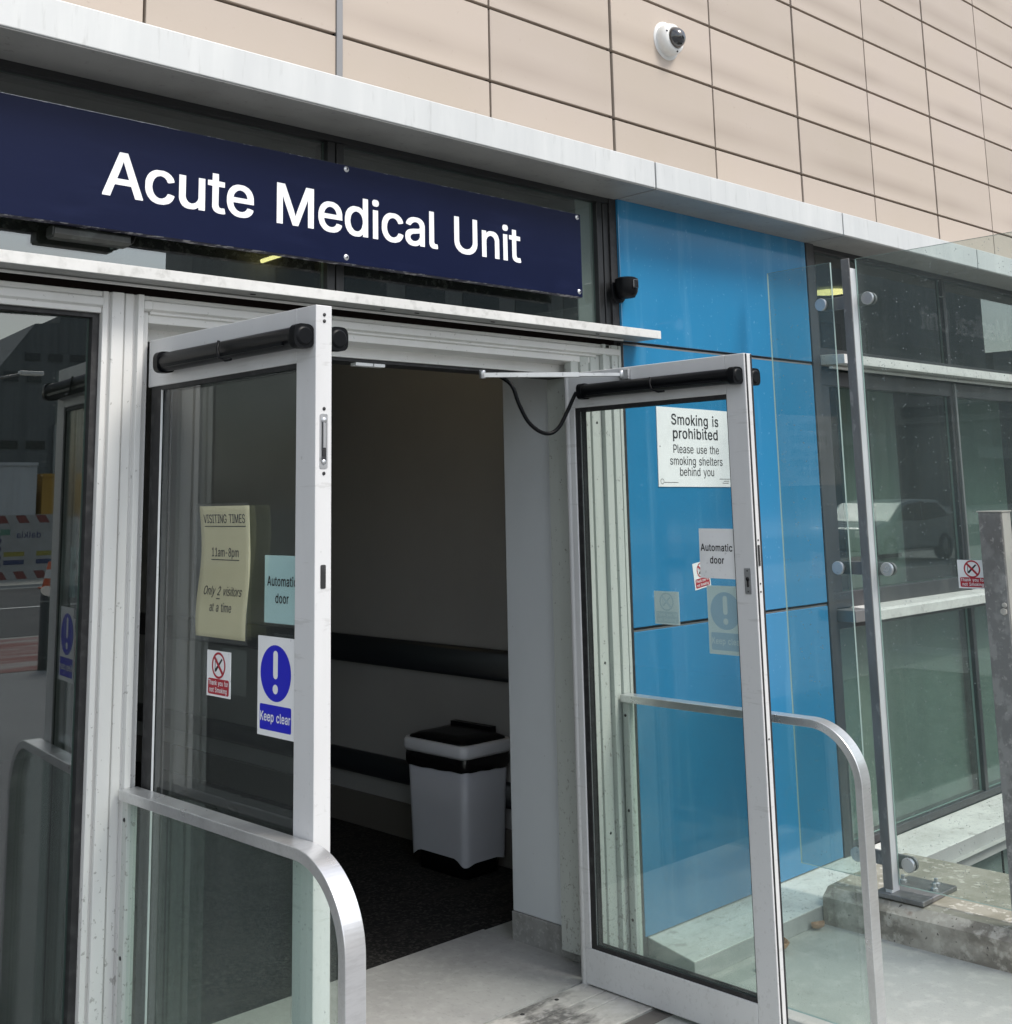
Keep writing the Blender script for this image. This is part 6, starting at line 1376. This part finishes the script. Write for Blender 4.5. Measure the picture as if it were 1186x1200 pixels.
mb = MB(); mb.box(7.87, 8.23, -20.83, -20.47, 0.007, 0.035); mb.lathe([(0.14, 0.035), (0.03, 0.56), (0, 0.56)], (8.05, -20.65, 0), None, 20); mb.build('body', M['cone'], t)
mb = MB(); mb.lathe([(0.105, 0.22), (0.068, 0.40)], (8.05, -20.65, 0), None, 20); mb.build('sleeve', M['paint'], t)
def lamp_post(x, y, h):
    t = thing('street_lamp', (x, y, 0), 'thin grey street lamp with a short arm across the road', 'street lamp')
    mb = MB(); mb.tube([(x, y, 0), (x, y, h)], [0.09, 0.05], 10); mb.tube([(x, y, h - 0.05), (x + 0.9, y, h + 0.15)], 0.035, 8); mb.build('column', M['cover'], t)
    mb = MB(); mb.box(x + 0.8, x + 1.5, y - 0.12, y + 0.12, h + 0.12, h + 0.24); mb.build('lamp_head', M['camwhite'], t, 0.03)
lamp_post(8.9, -30.5, 5.4)

t = thing('parked_car', (27.0, -8.9, 0), 'silver hatchback parked along the kerb, mirrored in the right-hand window', 'car')
X0, Y0 = 27.0, -8.9
sil = [(-2.05, 0.32), (-2.12, 0.62), (-2.02, 0.86), (-1.15, 0.98), (-0.55, 1.38), (0.2, 1.46), (1.15, 1.42), (1.85, 1.05), (2.05, 0.98), (2.08, 0.5), (2.0, 0.3)]
mb = MB(); mb.prism([(X0 + a, b) for a, b in sil], 'y', Y0 - 0.86, Y0 + 0.86); mb.build('body', M['carpaint'], t, 0.09, 3)
for s in (-1, 1):
    ya = Y0 + s * 0.862
    for win in ([(-0.98, 0.98), (-0.5, 1.32), (0.22, 1.39), (0.24, 0.96)], [(0.30, 0.96), (0.28, 1.39), (1.05, 1.35), (1.6, 1.04)]):
        mb = MB(); mb.prism([(X0 + a, b) for a, b in win], 'y', ya - s * 0.02, ya + s * 0.004); mb.build('window', M['farglass'], t)
    for wx in (-1.3, 1.3):
        w_ = sub('wheel', t)
        mb = MB(); mb.lathe([(0.20, -0.10), (0.30, -0.10), (0.32, -0.06), (0.32, 0.06), (0.30, 0.10), (0.20, 0.10)], (X0 + wx, Y0 + s * 0.80, 0.326), AY, 24); mb.build('tyre', M['rubber'], w_)
        mb = MB(); mb.lathe([(0, 0.07), (0.20, 0.09), (0.20, -0.09), (0, -0.07)], (X0 + wx, Y0 + s * 0.80, 0.326), AY, 24); mb.build('rim', M['cover'], w_)
for s in (-1, 1):
    mb = MB(); mb.box(X0 - 2.13, X0 - 2.0, Y0 + s * 0.62 - 0.16, Y0 + s * 0.62 + 0.16, 0.64, 0.78); mb.build('headlight', M['camwhite'], t, 0.03)
